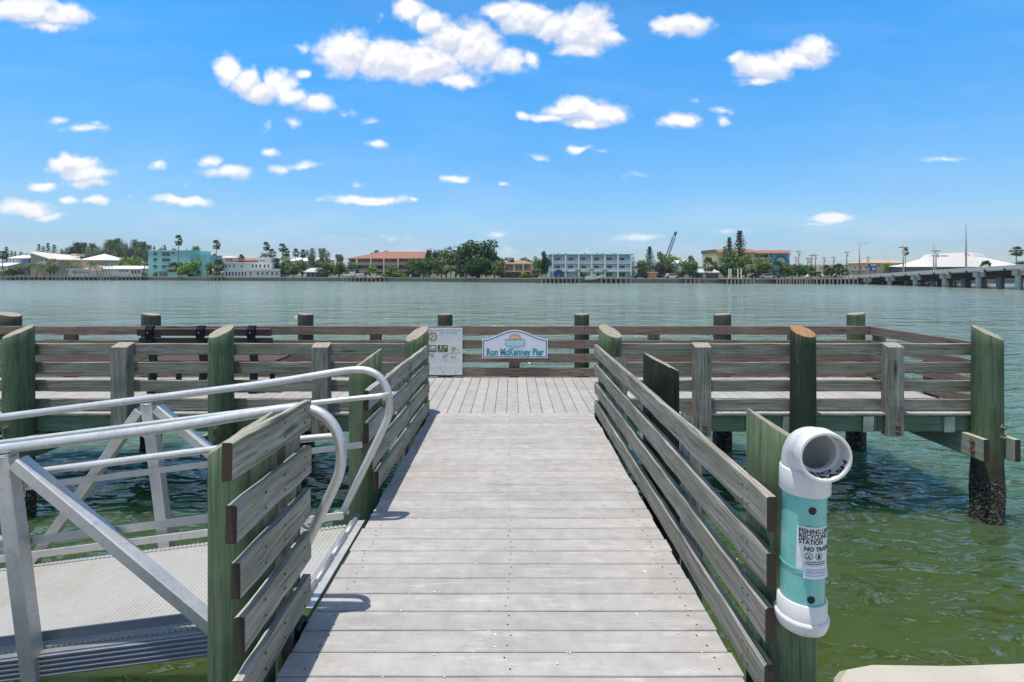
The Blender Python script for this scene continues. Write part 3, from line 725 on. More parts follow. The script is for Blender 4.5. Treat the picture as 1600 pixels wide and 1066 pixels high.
# ---- pier name sign
ys = 8.455
sg = thing('name_sign', 'white shaped sign with teal pier name and orange sunrise emblem on the rear rail', 'sign', (.05, ys, DK + .3))
def sgn_outline(inset):
    w_, b0, sh, tp = .54 - inset, .325 + inset, .635 - inset * .9, .79 - inset * 1.1
    pts = [(-w_, b0), (w_, b0), (w_, sh)]
    for i in range(1, 20):
        t_ = i / 20; x = w_ * (1 - 2 * t_)
        k_ = max(0, math.cos(x / w_ * math.pi) * .5 + .5) ** .9
        pts.append((x, sh + (tp - sh) * k_))
    pts.append((-w_, sh)); return pts
def plate(mb, pts, y0, y1, x0=.05, z0=DK, mi=0):
    f = [(x0 + x, y0, z0 + z) for x, z in pts]; bk = [(x0 + x, y1, z0 + z) for x, z in pts]
    mb.poly(f, None, mi); mb.poly(bk[::-1], None, mi)
    for i in range(len(pts)):
        j = (i + 1) % len(pts); mb.poly([f[i], bk[i], bk[j], f[j]], None, mi)
m = MB(); plate(m, sgn_outline(0), ys, ys + .02); m.build('panel', M['signwhite'], sg)
def ring_strip(mb, A, B, y, x0=.05, z0=DK, mi=0):
    for i in range(len(A)):
        j = (i + 1) % len(A)
        mb.poly([(x0 + A[i][0], y, z0 + A[i][1]), (x0 + A[j][0], y, z0 + A[j][1]), (x0 + B[j][0], y, z0 + B[j][1]), (x0 + B[i][0], y, z0 + B[i][1])], None, mi)
m = MB(); ring_strip(m, sgn_outline(.016), sgn_outline(.028), ys - .002); m.build('border_line', M['navy'], sg)
m = MB(); put_text(m, 'Ron McKenney Pier', .15, lambda x, y: (.05 + x, ys - .003, DK + .372 + y), .006, 'CENTER', .78, 1.08); m.build('lettering', M['tealtext'], sg)
def arc(r0, r1, cx, cz, y, mb, mi, a0=0, a1=math.pi, n=18):
    for i in range(n):
        a, b = a0 + (a1 - a0) * i / n, a0 + (a1 - a0) * (i + 1) / n
        mb.poly([(cx + r0 * math.cos(a), y, cz + r0 * math.sin(a)), (cx + r1 * math.cos(a), y, cz + r1 * math.sin(a)), (cx + r1 * math.cos(b), y, cz + r1 * math.sin(b)), (cx + r0 * math.cos(b), y, cz + r0 * math.sin(b))], None, mi)
m = MB(); ez = DK + .615
arc(0, .045, .05, ez, ys - .003, m, 1); arc(.052, .075, .05, ez, ys - .003, m, 2); arc(.082, .098, .05, ez, ys - .003, m, 1); arc(.106, .112, .05, ez, ys - .003, m, 0)
bp = [(-.17, .625), (.17, .625), (.15, .60), (.155, .535), (.09, .535), (.08, .518), (-.08, .518), (-.09, .535), (-.155, .535), (-.15, .60)]
m.poly([(.05 + x, ys - .0045, DK + z) for x, z in bp], None, 3)
bq = [(x * 1.05, .572 + (z - .572) * 1.13) for x, z in bp]; ring_strip(m, bp, bq, ys - .005, mi=0)
m.build('sunrise_emblem', [M['navy'], M['orange'], M['sunyellow'], M['paleblue']], sg)
# ---- information board
ip = thing('information_board', 'white notice board with small photos beside the left walkway rail end', 'notice', (-1.12, ys, DK))
m = MB(); m.box(-1.43, -.82, ys, ys + .012, DK + .05, DK + .825); m.build('panel', M['paper'], ip)
PRM = [M['grayink'], plain('faint_ink', (.50, .50, .54), .6), plain('gold_ring', (.34, .20, .06), .5), plain('cream_print', (.66, .64, .50), .6), plain('photo_green', (.06, .10, .035), .5), plain('photo_brown', (.36, .31, .20), .5)]
m = MB(); yy = ys - .002
def rect(x0, x1, z0, z1, mi): m.poly([(x0, yy, DK + z0), (x1, yy, DK + z0), (x1, yy, DK + z1), (x0, yy, DK + z1)], None, mi)
x = -1.37
while x < -.87: w_ = ru(.015, .05); rect(x, x + w_, .775, .793, 0); x += w_ + .014
x = -1.19
while x < -.9: w_ = ru(.015, .04); rect(x, x + w_, .735, .752, 0); x += w_ + .012
for z in [.70, .672, .644, .616, .30, .275, .18, .155, .12]:
    x = -1.2 if z > .5 else -1.38
    while x < -.87: w_ = ru(.01, .05); rect(x, x + w_, z, z + .007, 1); x += w_ + ru(.008, .05)
m.build('text_lines', PRM, ip); m = MB()
arc(.0, .05, -1.31, DK + .68, yy, m, 3, 0, 2 * math.pi, 20); arc(.05, .075, -1.31, DK + .68, yy - .001, m, 2, 0, 2 * math.pi, 20)
for q in range(9): a = ru(0, 6.3); rr_ = ru(.005, .035); yy -= .0002; rect(-1.31 + rr_ * math.cos(a) - .012, -1.31 + rr_ * math.cos(a) + .012, .68 + rr_ * math.sin(a) - .01, .68 + rr_ * math.sin(a) + .01, 2 if q % 2 else 0)
m.build('emblem', PRM, ip); yy = ys - .0035
for (x0, x1) in ((-1.38, -1.25), (-1.23, -1.06), (-1.04, -.85)):
    m = MB(); rect(x0, x1, .43, .54, 4 if x0 < -1.1 else 3)
    for q in range(10):
        yy -= .0002; a, b = ru(x0, x1 - .05), ru(.435, .50); rect(a, a + ru(.02, .05), b, b + ru(.015, .04), random.choice([3, 3, 0, 4, 5]))
    m.build('photo', PRM, ip); yy = ys - .0035
yy = ys - .003
for (cx_, cz_) in ((-1.33, .37), (-1.13, .345), (-.98, .36)):
    m = MB()
    for q in range(9):
        a = ru(-.05, .04); b = ru(-.035, .03); yy -= .0002; rect(cx_ + a, cx_ + a + ru(.02, .05), cz_ + b, cz_ + b + ru(.008, .022), random.choice([3, 5, 5, 0]))
    m.build('drawing', PRM, ip)
yy = ys - .003
for (cx_, cz_) in ((-1.14, .09), (-.93, .085), (-1.19, .165)): m = MB(); arc(0, .012, cx_, DK + cz_, yy, m, 0, 0, 2 * math.pi, 8); m.build('small_mark', PRM, ip)

# ================================================================== FISHING LINE RECYCLING PIPE
PXc, PYc = 1.148, 2.035; R = .079
rp = thing('recycling_pipe', 'white and teal upright pipe bin with elbow mouth strapped to the green pile', 'recycling bin', (PXc, PYc, DK + .34))
LN = (.020, -.010)
def tilt(m, zr=DK + .34): m.v = [(a + (c - zr) * LN[0], b + (c - zr) * LN[1], c) for a, b, c in m.v]
c0 = (PXc, PYc, DK)
m = MB(); m.lathe(c0, [(R, .42), (R, .90)], 48); tilt(m); body = m.build('pipe_body', M['teal'], rp, 'auto')
m = MB(); m.lathe(c0, [(R + .002, .612), (R + .0035, .608), (R + .0035, .600), (R + .002, .596)], 48); tilt(m); m.build('pipe_seam', M['teal'], body, True)
m = MB(); m.lathe(c0, [(.0, .335), (R * .45, .337), (R * .85, .345), (R + .008, .358), (R + .016, .38), (R + .018, .395), (R + .018, .402), (R + .012, .408), (R + .010, .407), (R + .010, .468), (R + .007, .472), (R + .001, .472)], 48); tilt(m); m.build('bottom_cap', M['pvc'], rp, 'auto', None, 50)
# elbow: socket + bend + mouth, hollow
m = MB(); n = 40; el = []
hd = Vector((-.10, -1, 0)).normalized(); brad = .115; zc = .985
def erow(c, ax1, ax2, r): return [tuple(Vector(c) + ax1 * math.cos(2 * math.pi * k / n) * r + ax2 * math.sin(2 * math.pi * k / n) * r) for k in range(n)]
sd = Vector((0, 0, 1)).cross(hd).normalized()
Ro = R + .006; rows = []
cc0 = Vector(c0)
def at_h(h): return cc0 + Vector((0, 0, h))
rows.append(erow(at_h(.888), hd, sd, R + .001)); rows.append(erow(at_h(.888), hd, sd, R + .010)); rows.append(erow(at_h(.892), hd, sd, R + .012)); rows.append(erow(at_h(.976), hd, sd, R + .012)); rows.append(erow(at_h(.982), hd, sd, R + .009)); rows.append(erow(at_h(.984), hd, sd, Ro - .001))
zc = .988; cen = at_h(zc) + hd * brad * .72; bend = brad * .72
ub = Vector((0, 0, 1))
for i in range(0, 13):
    a = math.pi / 2 * i / 12
    c = cen - hd * bend * math.cos(a) + ub * bend * math.sin(a)
    ax = (hd * math.cos(a) - ub * math.sin(a))
    rows.append(erow(c, ax, sd, Ro))
mc = cen + ub * bend
for (d_, r_) in ((.006, Ro), (.010, R + .012), (.014, R + .0145), (.072, R + .0145), (.076, R + .012), (.076, R + .004), (.072, R + .002), (.012, R + .001), (.010, R - .010)):
    rows.append(erow(mc + hd * d_, -ub, sd, r_))
for i in range(12, -1, -1):
    a = math.pi / 2 * i / 12
    c = cen - hd * bend * math.cos(a) + ub * bend * math.sin(a); ax = (hd * math.cos(a) - ub * math.sin(a))
    rows.append(erow(c, ax, sd, R - .010))
rows.append(erow(at_h(.90), hd, sd, R - .010))
for r_ in rows: m.v += r_
for q in range(len(rows) - 1):
    for k in range(n):
        j = (k + 1) % n; m.face((q * n + k, q * n + j, (q + 1) * n + j, (q + 1) * n + k), None)
tilt(m); elb = m.build('elbow', M['pvc'], rp, 'auto', None, 50)
# mark on top of the elbow and writing inside the mouth
def mouthpt(x, y, rad=R - .0005):
    # x: arc length round the inside floor (to the right seen from outside), y: depth inwards
    th = x / rad
    d_ = .070 - (-y)  # y negative goes outwards
    d_ = .062 - y
    P = mc + hd * d_ + (-ub) * math.cos(th) * rad + (-sd) * math.sin(th) * rad * -1
    z = P.z; return (P.x + (z - (DK + .34)) * LN[0], P.y + (z - (DK + .34)) * LN[1], P.z)
m = MB(); put_text(m, 'TRASH', .050, lambda x, y: mouthpt(x + .034, y - .004), .0016, 'CENTER', 1.0, .66); put_text(m, 'NO', .050, lambda x, y: mouthpt(x + .010, y + .030), .0016, 'CENTER', 1.0, .62); m.build('mouth_lettering', M['ink'], elb)
def cyl(x, z, rad, a_c):
    th = a_c + x / rad; zz = DK + z
    return (PXc + rad * math.cos(th) + (zz - DK - .34) * LN[0], PYc + rad * math.sin(th) + (zz - DK - .34) * LN[1], zz)
# shade inside the pipe, put in as a dark teal tube and disc
m = MB(); m.lathe(c0, [(R - .012, .5), (R - .012, .899)], 32); m.lathe(c0, [(0, .88), (R - .012, .88)], 32); tilt(m); m.build('pipe_inside_shade', M['teal_in'], rp, True)
# vent holes and stickers
AC = math.radians(-136)
for (hx, hz) in ((.052, .838), (.055, .497)):
    m = MB(); k_ = 18
    m.poly([cyl(hx + .0135 * math.cos(2 * math.pi * i / k_), hz + .0135 * math.sin(2 * math.pi * i / k_), R + .0012, AC) for i in range(k_)])
    for i in range(k_):
        a, b = 2 * math.pi * i / k_, 2 * math.pi * (i + 1) / k_
        m.poly([cyl(hx + .0135 * math.cos(a), hz + .0135 * math.sin(a), R + .0012, AC), cyl(hx + .015 * math.cos(a), hz + .015 * math.sin(a), R + .0002, AC), cyl(hx + .015 * math.cos(b), hz + .015 * math.sin(b), R + .0002, AC), cyl(hx + .0135 * math.cos(b), hz + .0135 * math.sin(b), R + .0012, AC)])
    m.build('vent_hole', M['black'], body)
m = MB(); x0, x1, z0, z1 = 0, .145, .60, .775; k_ = 14
for i in range(k_):
    a, b = x0 + (x1 - x0) * i / k_, x0 + (x1 - x0) * (i + 1) / k_
    m.poly([cyl(a, z0 + (-.008 if i < 4 else 0), R + .0014, AC), cyl(b, z0 + (-.008 if i < 4 else 0), R + .0014, AC), cyl(b, z1, R + .0014, AC), cyl(a, z1, R + .0014, AC)])
stk = m.build('sticker', M['paper'], body, True)
tf = lambda ox, oz, rr=R + .0022: (lambda x, y: cyl(ox + x, oz + y, rr, AC))
m = MB()
for i, s in enumerate(('FISHING LINE', 'RECYCLING', 'STATION')): put_text(m, s, .0255, tf(.007, .750 - i * .0205), .0007, 'LEFT', .86, 1.0)
put_text(m, 'NO TRASH', .0235, tf(.026, .684), .0010, 'LEFT', .95, .95)
for z in (.640, .632):
    x = .032
    while x < .11: w_ = ru(.003, .007); m.poly([cyl(x, z, R + .0022, AC), cyl(x + w_, z, R + .0022, AC), cyl(x + w_, z + .004, R + .0022, AC), cyl(x, z + .004, R + .0022, AC)]); x += w_ + .002
def cring(cx_, cz_, r0, r1, mb_, mi):
    for i in range(20):
        a, b = 2 * math.pi * i / 20, 2 * math.pi * (i + 1) / 20
        mb_.poly([cyl(cx_ + r * math.cos(q), cz_ + r * math.sin(q), R + .0022, AC) for r, q in ((r0, a), (r1, a), (r1, b), (r0, b))], None, mi)
cring(.043, .664, .0125, .0145, m, 0); cring(.082, .664, .0125, .0145, m, 0)
for s in (-1, 1):
    m.poly([cyl(.043 + x, .664 + z * s, R + .0026, AC) for x, z in ((-.008, -.0085), (-.006, -.0095), (.008, .0075), (.006, .009))], None, 1)
m.poly([cyl(.043 + x, .656 + z, R + .0024, AC) for x, z in ((-.009, 0), (.009, 0), (.006, .004), (-.006, .004))], None, 0)
m.poly([cyl(.082 + x, .664 + z, R + .0024, AC) for x, z in ((-.006, -.009), (.004, -.009), (.006, .004), (.001, .009), (-.005, .004))], None, 0)
m.build('sticker_print', [M['ink'], M['redink']], stk)
m = MB(); k_ = 8
for i in range(k_):
    a, b = .026 + .11 * i / k_, .026 + .11 * (i + 1) / k_
    m.poly([cyl(a, .577, R + .0045, AC), cyl(b, .580, R + .0045 + (.006 if i > 5 else 0), AC), cyl(b, .628, R + .003, AC), cyl(a, .625, R + .003, AC)])
s2 = m.build('lower_sticker', M['signwhite'], body)
m = MB()
for z in (.590, .601, .612):
    x = .036
    while x < .12: w_ = ru(.003, .010); m.poly([cyl(x, z, R + .0062, AC), cyl(x + w_, z, R + .0062, AC), cyl(x + w_, z + .0035, R + .0062, AC), cyl(x, z + .0035, R + .0062, AC)]); x += w_ + .003
m.build('lower_sticker_print', M['grayink'], s2)
m = MB(); m.tube([(PXc + R + .016, PYc + .01, DK + .44), (PXc + R + .019, PYc, DK + .40), (PXc + R + .014, PYc + .01, DK + .36), (PXc + R + .018, PYc, DK + .335)], .004, 6); m.build('strap_end', M['rust'], rp)
# ================================================================== GANGWAY
AN = math.atan(.127); P0 = Vector((-1.08, 0, DK - .012))
GD = Vector((-math.cos(AN), 0, -math.sin(AN))); GN = Vector((-math.sin(AN), 0, math.cos(AN)))
def G(s, rel, y): q = P0 + GD * s + GN * rel; return Vector((q.x, y, q.z))
gw = thing('aluminium_gangway', 'silver aluminium gangway with tubular handrails sloping down to the left', 'gangway', (-1.08, 3.12, 0))
LEN = 8.4
m = MB(); k_ = 0; s = .10
while s < LEN:
    m.beam(G(s, -.012, 2.645), G(s, -.012, 3.60), .0235, .018, tuple(GN), 1, .0035, 0, 0); s += .0305
m.beam(G(.08, -.0125, 3.12), G(LEN, -.013, 3.12), .94, .012, tuple(GN), 1, .002)
m.build('deck_planks', M['grate'], gw)
for (yy, sg_) in ((2.625, -1), (3.62, 1)):
    m = MB(); m.beam(G(.1, -.075, yy), G(LEN, -.075, yy), .03, .125, tuple(GN), 1, .003)
    for q in range(5): m.beam(G(.1, -.030 - q * .024, yy + sg_ * .019), G(LEN, -.030 - q * .024, yy + sg_ * .019), .010, .015, tuple(GN), 1, .004)
    m.build('side_channel', M['alu_dull_shaded'], gw)
def prof(s, rel, y, dx=0): return G(s, rel, y)
def loop_pts(y):
    P = [(-8.4, None), ]
    pts = [G(LEN, 1.045, y)] + [G(q, 1.045, y) for q in (6, 4, 2, 1, .5)]
    curve = [(-1.22, 1.045), (-1.10, 1.058), (-1.02, 1.052), (-.96, 1.025), (-.915, .98), (-.884, .92), (-.870, .855), (-.868, .79), (-.876, .735), (-.895, .68)]
    pts += [Vector((a, y, DK + b)) for a, b in curve]
    pts += [Vector((-.895 - (.68 - h) * .478, y, DK + h)) for h in (.6, .4, .2, .0)]
    return pts
def smooth_pts(P, it=2):
    for _ in range(it):
        Q = [P[0]]
        for a, b in zip(P, P[1:]): Q += [a * .75 + b * .25, a * .25 + b * .75]
        Q.append(P[-1]); P = Q
    return P
for (yt, si, nm) in ((2.605, 1, 'near'), (3.63, -1, 'far')):
    m = MB(); m.tube(smooth_pts(loop_pts(yt), 2), .026, 16); chd = m.build('top_rail', M['alu'], gw, True)
    yh = yt + si * .085
    m = MB(); hp = [G(LEN, .885, yh), G(4, .885, yh), G(.6, .885, yh), G(.1, .885, yh), Vector((-.97, yh, DK + .885)), Vector((-.90, yh - si * .015, DK + .89)), Vector((-.873, yt + si * .02, DK + .885))]
    m.tube(smooth_pts(hp, 2), .0185, 14); m.build('handrail', M['alu'], gw, True)
    for s_ in (1.38, 3.38, 5.38, 7.38):
        m = MB(); m.beam(G(s_, -.14, yt), G(s_, 1.02, yt), .078, .07, (0, 1, 0), 1, .006); pst = m.build('post', M['alu'], gw); m = MB(); q_ = G(s_, 1.01, yt); m.tube([q_ + Vector((.042 * math.cos(a_), .037 * math.sin(a_), 0)) for a_ in [i_ * math.pi / 6 for i_ in range(13)]], .006, 6, 0, False); m.build('weld', M['alu_dull_shaded'], pst)
        m = MB(); m.box(G(s_, .8, 0).x - .035, G(s_, .8, 0).x + .035, yt + si * .036, yt + si * .042, G(s_, .78, 0).z, G(s_, .84, 0).z); m.tube([G(s_, .81, yt + si * .03), G(s_, .81, yh), G(s_, .875, yh)], .009, 8); m.build('handrail_bracket', M['alu'], pst)
    for s_ in (1.38, 3.38, 5.38, 7.38):
        for dr in (-1, 1):
            if dr < 0: a, b = G(s_ - .06, .97, yt), G(s_ - .985, -.03, yt)
            else: a, b = G(s_ + .06, .97, yt), G(s_ + .985, -.03, yt)
            if s_ + dr > LEN: continue
            m = MB(); u_ = (b - a).normalized().cross(Vector((0, 1, 0))); m.beam(a, b, .07, .062, tuple(u_), 1, .005); m.build('diagonal_brace', M['alu'], gw)
    def flat(rel, s0, s1, hgt, yo, nm_='guard_bar'):
        m = MB(); m.beam(G(s0, rel, yt + si * yo), G(s1, rel, yt + si * yo), .008, hgt, tuple(GN), 1, .002); m.build(nm_, M['alu_dull_shaded'] if nm_ == 'toe_bar' and nm == 'near' else M['alu'], gw)  # near toe bar gets the darkened aluminium for its shaded outer face
    flat(.545, -.10, LEN, .042, .046); flat(.030 if nm == 'near' else .082, .08, LEN, .05, .075, 'toe_bar')
# hinge plate
m = MB(); m.box(-1.135, -1.022, 2.66, 3.60, DK - .005, DK + .004, .002)
hp = m.build('hinge_plate', M['alu'], gw)
for a, b in ((2.62, 2.86), (2.88, 3.12), (3.14, 3.38), (3.40, 3.66)):
    m = MB(); m.tube([(-1.10, a, DK + .008), (-1.10, b, DK + .008)], .019, 12); m.build('hinge_knuckle', M['alu_dull_shaded'], hp, True)
m = MB(); m.tube([(-1.06, 2.50, DK - .02), (-1.06, 2.60, DK - .02)], .028, 12); m.build('roller', M['black'], gw, 'auto')
m = MB(); m.beam((-1.028, 2.55, DK + .003), (-1.028, 3.68, DK + .003), .014, .012, (0, 0, 1)); m.build('edge_strip', M['black'], hp)
# ================================================================== FAR SHORE
GZ = 1.15
SHP = [(-900, 205), (-300, 198), (0, 190), (222, 186), (330, 176), (440, 170), (640, 160), (780, 146), (860, 141), (1030, 139), (1200, 133), (1380, 128), (1500, 131), (1700, 140), (2300, 170)]
def shoreY(px):
    for (a, ya), (b, yb_) in zip(SHP, SHP[1:]):
        if a <= px <= b: return ya + (yb_ - ya) * (px - a) / (b - a)
    return 200
def FX(px, Y): return (px - 800) / 800 * Y
def FZ(py, Y): return EYE - (py - 425) / 800 * Y
grass = plain('shore_grass', (.09, .10, .04), .95, var=.45, scale=.5)
m = MB(); pts = [(FX(p, y), y + .4) for p, y in SHP]
for (a, b) in zip(pts, pts[1:]): m.poly([(a[0], a[1], GZ), (b[0], b[1], GZ), (b[0] * 6, 1100, GZ), (a[0] * 6, 1100, GZ)])
tag(m.build('far_shore', grass), 'low grassy land across the bay', None, None, 'structure')
fw = thing('bulkhead', 'weathered grey concrete bulkhead running along the far shore at the waterline', 'seawall', (0, 150, 0))
m = MB(); m2 = MB()
for (a, b) in zip(SHP, SHP[1:]):
    N_ = 10
    for i in range(N_):
        p0, p1 = a[0] + (b[0] - a[0]) * i / N_, a[0] + (b[0] - a[0]) * (i + 1) / N_
        A = (FX(p0, shoreY(p0)), shoreY(p0)); B = (FX(p1, shoreY(p1)), shoreY(p1))
        m.poly([(A[0], A[1], -1), (B[0], B[1], -1), (B[0], B[1], GZ - .12), (A[0], A[1], GZ - .12)])
        m2.beam((A[0], A[1], GZ), (B[0], B[1], GZ), .8, .26, (0, 0, 1), 1, .02)
m.build('wall_face', plain('bulkhead_face', (.24, .21, .165), .95, var=.6, scale=1.2), fw); m2.build('cap', M['con_far'], fw)

# ---- tree prototypes (unit height, unit crown width); copies share the mesh data
def leafquad(mb, c, s, tone, nrm=None):
    a = Vector((ru(-1, 1), ru(-1, 1), ru(-1, 1))).normalized()
    if nrm is not None: a = (a * .8 + nrm).normalized()
    t1 = a.orthogonal().normalized(); q = ru(0, 6.28); t2 = a.cross(t1); t1, t2 = t1 * math.cos(q) + t2 * math.sin(q), t2 * math.cos(q) - t1 * math.sin(q)
    t1 *= s; t2 *= s * ru(.5, .9); c = Vector(c)
    mb.poly([c - t1, c - t2, c + t1, c + t2], None, 0, tone)
def tn(v): v = max(.2, v); return (v * ru(.9, 1.12), v, v * ru(.8, 1.1))
def p_broad(seed, lobes, n, base=.12, ls=.034, flat=.0):
    random.seed(seed); L = []
    for i in range(lobes):
        a = ru(0, 6.283); h = ru(base + .12, .86); rr = math.sqrt(rnd()) * .36 * math.sin(math.pi * min(1, max(.15, (1.05 - h)))) ** .5
        L.append((Vector((rr * math.cos(a), rr * math.sin(a), h)), ru(.10, .19), ru(.72, 1.25)))
    L.append((Vector((0, 0, .5)), .26, .9)); L.append((Vector((.05, 0, .78)), .18, 1.1))
    m = MB()
    for i in range(n):
        c, r, t_ = random.choice(L) if rnd() < .85 else L[-2]
        d = Vector((random.gauss(0, 1), random.gauss(0, 1), random.gauss(0, 1))).normalized()
        p = c + d * r * (rnd() ** .35) * ru(.85, 1.12); p.z = max(base * .5, min(1, p.z))
        leafquad(m, p, ls * ru(.6, 1.3), tn(t_ * ru(.7, 1.35)), d * .7)
    tr = MB(); tr.tube([(0, 0, 0), (.01, .0, .2), (.0, .01, .5)], .03, 7, 0, True, None, .012)
    for i in range(5):
        c = L[i][0]; tr.tube([(0, 0, .18), tuple(c * .55 + Vector((0, 0, .12))), tuple(c)], .014, 5, 0, True, None, .004)
    return m, tr
def p_pine(seed, n=5200):
    """casuarina: tall feathery with ragged upright plumes"""
    random.seed(seed); m = MB(); L = []
    for i in range(20):
        a = ru(0, 6.28); h = ru(.25, .95); rr = ru(0, .34) * (1.15 - h * .7)
        L.append((Vector((rr * math.cos(a), rr * math.sin(a), h)), ru(.07, .13), ru(.8, 1.25)))
    for i in range(n):
        c, r, t_ = random.choice(L); d = Vector((random.gauss(0, 1), random.gauss(0, 1), random.gauss(0, 1))).normalized() * r * rnd() ** .5
        p = c + Vector((d.x, d.y, d.z * 1.7))
        if p.z > 1.02 or p.z < .08 or rnd() < .25 * (1 + mnoise.noise(p * 14)): continue
        s = ru(.014, .028); up = Vector((ru(-.6, .6), ru(-.6, .6), 1)).normalized() * s * 2.2; sd_ = Vector((ru(-1, 1), ru(-1, 1), 0)).normalized() * s * .6
        m.poly([p - sd_, p + up * .2 - sd_ * .2, p + up, p + sd_], None, 0, tn(t_ * ru(.7, 1.3)))
    tr = MB(); tr.tube([(0, 0, 0), (.01, 0, .4), (0, 0, .9)], .022, 7, 0, True, None, .005)
    for c, r, t_ in L[:9]: tr.tube([(0, 0, c.z * .55), tuple(c)], .009, 4, 0, True, None, .003)
    return m, tr
def p_norfolk(seed, dense=1., n=17):
    random.seed(seed); m = MB(); tr = MB(); tr.tube([(0, 0, 0), (0, 0, 1)], .028, 7, 0, True, None, .004)
    for i in range(n):
        h = .14 + .86 * i / n; R_ = .5 * (1 - (h - .1) / .92) ** .75 * ru(.85, 1.1)
        for k in range(7):
            a = k * .9 + i * .5 + ru(-.1, .1)
            for q in range(int(15 * dense)):
                t_ = (q + rnd()) / (15 * dense); p = Vector((math.cos(a) * R_ * t_ + ru(-.03, .03), math.sin(a) * R_ * t_ + ru(-.03, .03), h + .045 * t_ + ru(-.012, .012)))
                leafquad(m, p, .027, tn(ru(.7, 1.3)), Vector((0, 0, 1)))
    return m, tr
def p_fan(seed, skirt=True, crown=.16):
    """fan palm: slender trunk, round head; unit height; crown radius given for a height of 1"""
    random.seed(seed); m = MB(); tr = MB(); hb = 1 - crown
    tr.tube([(0, 0, 0), (.006, 0, .3), (-.004, .003, .7), (0, 0, hb)], .016, 8, 0, True, None, .011)
    for i in range(60):
        a = ru(0, 6.283); e = ru(-.9, 1.35); d = Vector((math.cos(a) * math.cos(e), math.sin(a) * math.cos(e), math.sin(e)))
        L_ = crown * ru(.5, .62); c = Vector((0, 0, hb)) + d * L_; s = d.cross(Vector((0, 0, 1))).normalized(); u_ = s.cross(d)
        tone = tn(ru(.8, 1.25) if e > -.35 else ru(.75, .95))
        if e < -.45: tone = (1.5, 1.05, .9)
        for k in range(7):
            f = (k - 3) / 3 * 1.15; w_ = (d * math.cos(f) + s * math.sin(f)).normalized(); tip = c + w_ * crown * .52 + Vector((0, 0, -crown * .14 * abs(f)))
            m.poly([c, c + w_ * crown * .3 + (s + u_ * .5) * crown * .07, tip, c + w_ * crown * .3 - (s + u_ * .5) * crown * .07], None, 0, tone)
        m.poly([Vector((0, 0, hb)), Vector((0, 0, hb)) + s * .004, c + s * .004, c], None, 0, tone)
    return m, tr
def p_coco(seed, crown=.34, lean=.12, nf=15):
    random.seed(seed); m = MB(); tr = MB(); hb = 1 - crown * .55; top = Vector((lean, 0, hb))
    tr.tube([(0, 0, 0), (lean * .25, 0, .25), (lean * .7, 0, .6), tuple(top)], .022, 8, 0, True, None, .013)
    for i in range(nf):
        a = 6.283 * i / nf + ru(-.2, .2); e = ru(.1, 1.1); L_ = crown * ru(.85, 1.15); P = []
        for k in range(9):
            t_ = k / 8; r_ = L_ * t_ * math.cos(e * (1 - t_ * .5)); z_ = L_ * (math.sin(e) * t_ - .95 * t_ * t_)
            P.append(top + Vector((math.cos(a) * r_, math.sin(a) * r_, z_)))
        sd_ = Vector((-math.sin(a), math.cos(a), 0)); tone = tn(ru(.75, 1.3))
        for k in range(1, 9):
            w_ = crown * .30 * math.sin(math.pi * min(.95, k / 9 + .12))
            for s in (-1, 1):
                for q in range(2):
                    b = P[k - 1].lerp(P[k], q * .5); m.poly([b, b.lerp(P[k], .5), b + sd_ * s * w_ + Vector((0, 0, -w_ * .7)) + (P[k] - P[k - 1]) * .5], None, 0, tone)
    return m, tr
PROTO = {}
def mkproto(key, mt, leaf, bark='bark'):
    a, b = mt; me = []
    for q, mm, nm in ((a, M[leaf], 'crown'), (b, M[bark], 'trunk')):
        o = q.build(nm, mm, None, nm == 'trunk'); d = o.data; bpy.data.objects.remove(o); me.append(d)
    PROTO[key] = me
B3 = [p_broad(11, 15, 2600), p_broad(12, 18, 2800), p_broad(13, 12, 2400)]
for i in range(3): mkproto('broad%d' % i, B3[i], 'leaf')
for i, q in enumerate([p_broad(21, 16, 3000, .06), p_broad(22, 20, 5200, .04, .026)]): mkproto('dark%d' % i, q, 'leaf_dark')
mkproto('bright0', p_broad(31, 12, 2400, .04, .04), 'leaf_bright'); mkproto('bright1', p_broad(32, 10, 2000, .04, .045), 'leaf_bright')
mkproto('grey0', p_broad(41, 12, 2000, .1, .034), 'leaf_grey')
for i in range(3): mkproto('pine%d' % i, p_pine(50 + i), 'leaf_pine')
mkproto('norf0', p_norfolk(61), 'leaf_dark'); mkproto('norf1', p_norfolk(62, .7, 13), 'leaf_dark')
for i in range(3): mkproto('fan%d' % i, p_fan(70 + i, True, (.15, .19, .24)[i]), 'leaf_palm', 'palmbark')
mkproto('sabal', p_fan(75, True, .42), 'leaf_palm', 'palmbark')
for i in range(2): mkproto('coco%d' % i, p_coco(80 + i, (.34, .42)[i], (.1, -.16)[i]), 'leaf_palm', 'palmbark')
mkproto('date', p_coco(85, .62, 0, 34), 'leaf_palm', 'palmbark')
NAMES = dict(broad='broadleaf_tree', dark='dense_tree', bright='leafy_bush', grey='purple_leaf_tree', pine='casuarina_tree', norf='norfolk_pine', fan='fan_palm', sabal='sabal_palm', coco='coconut_palm', date='date_palm')
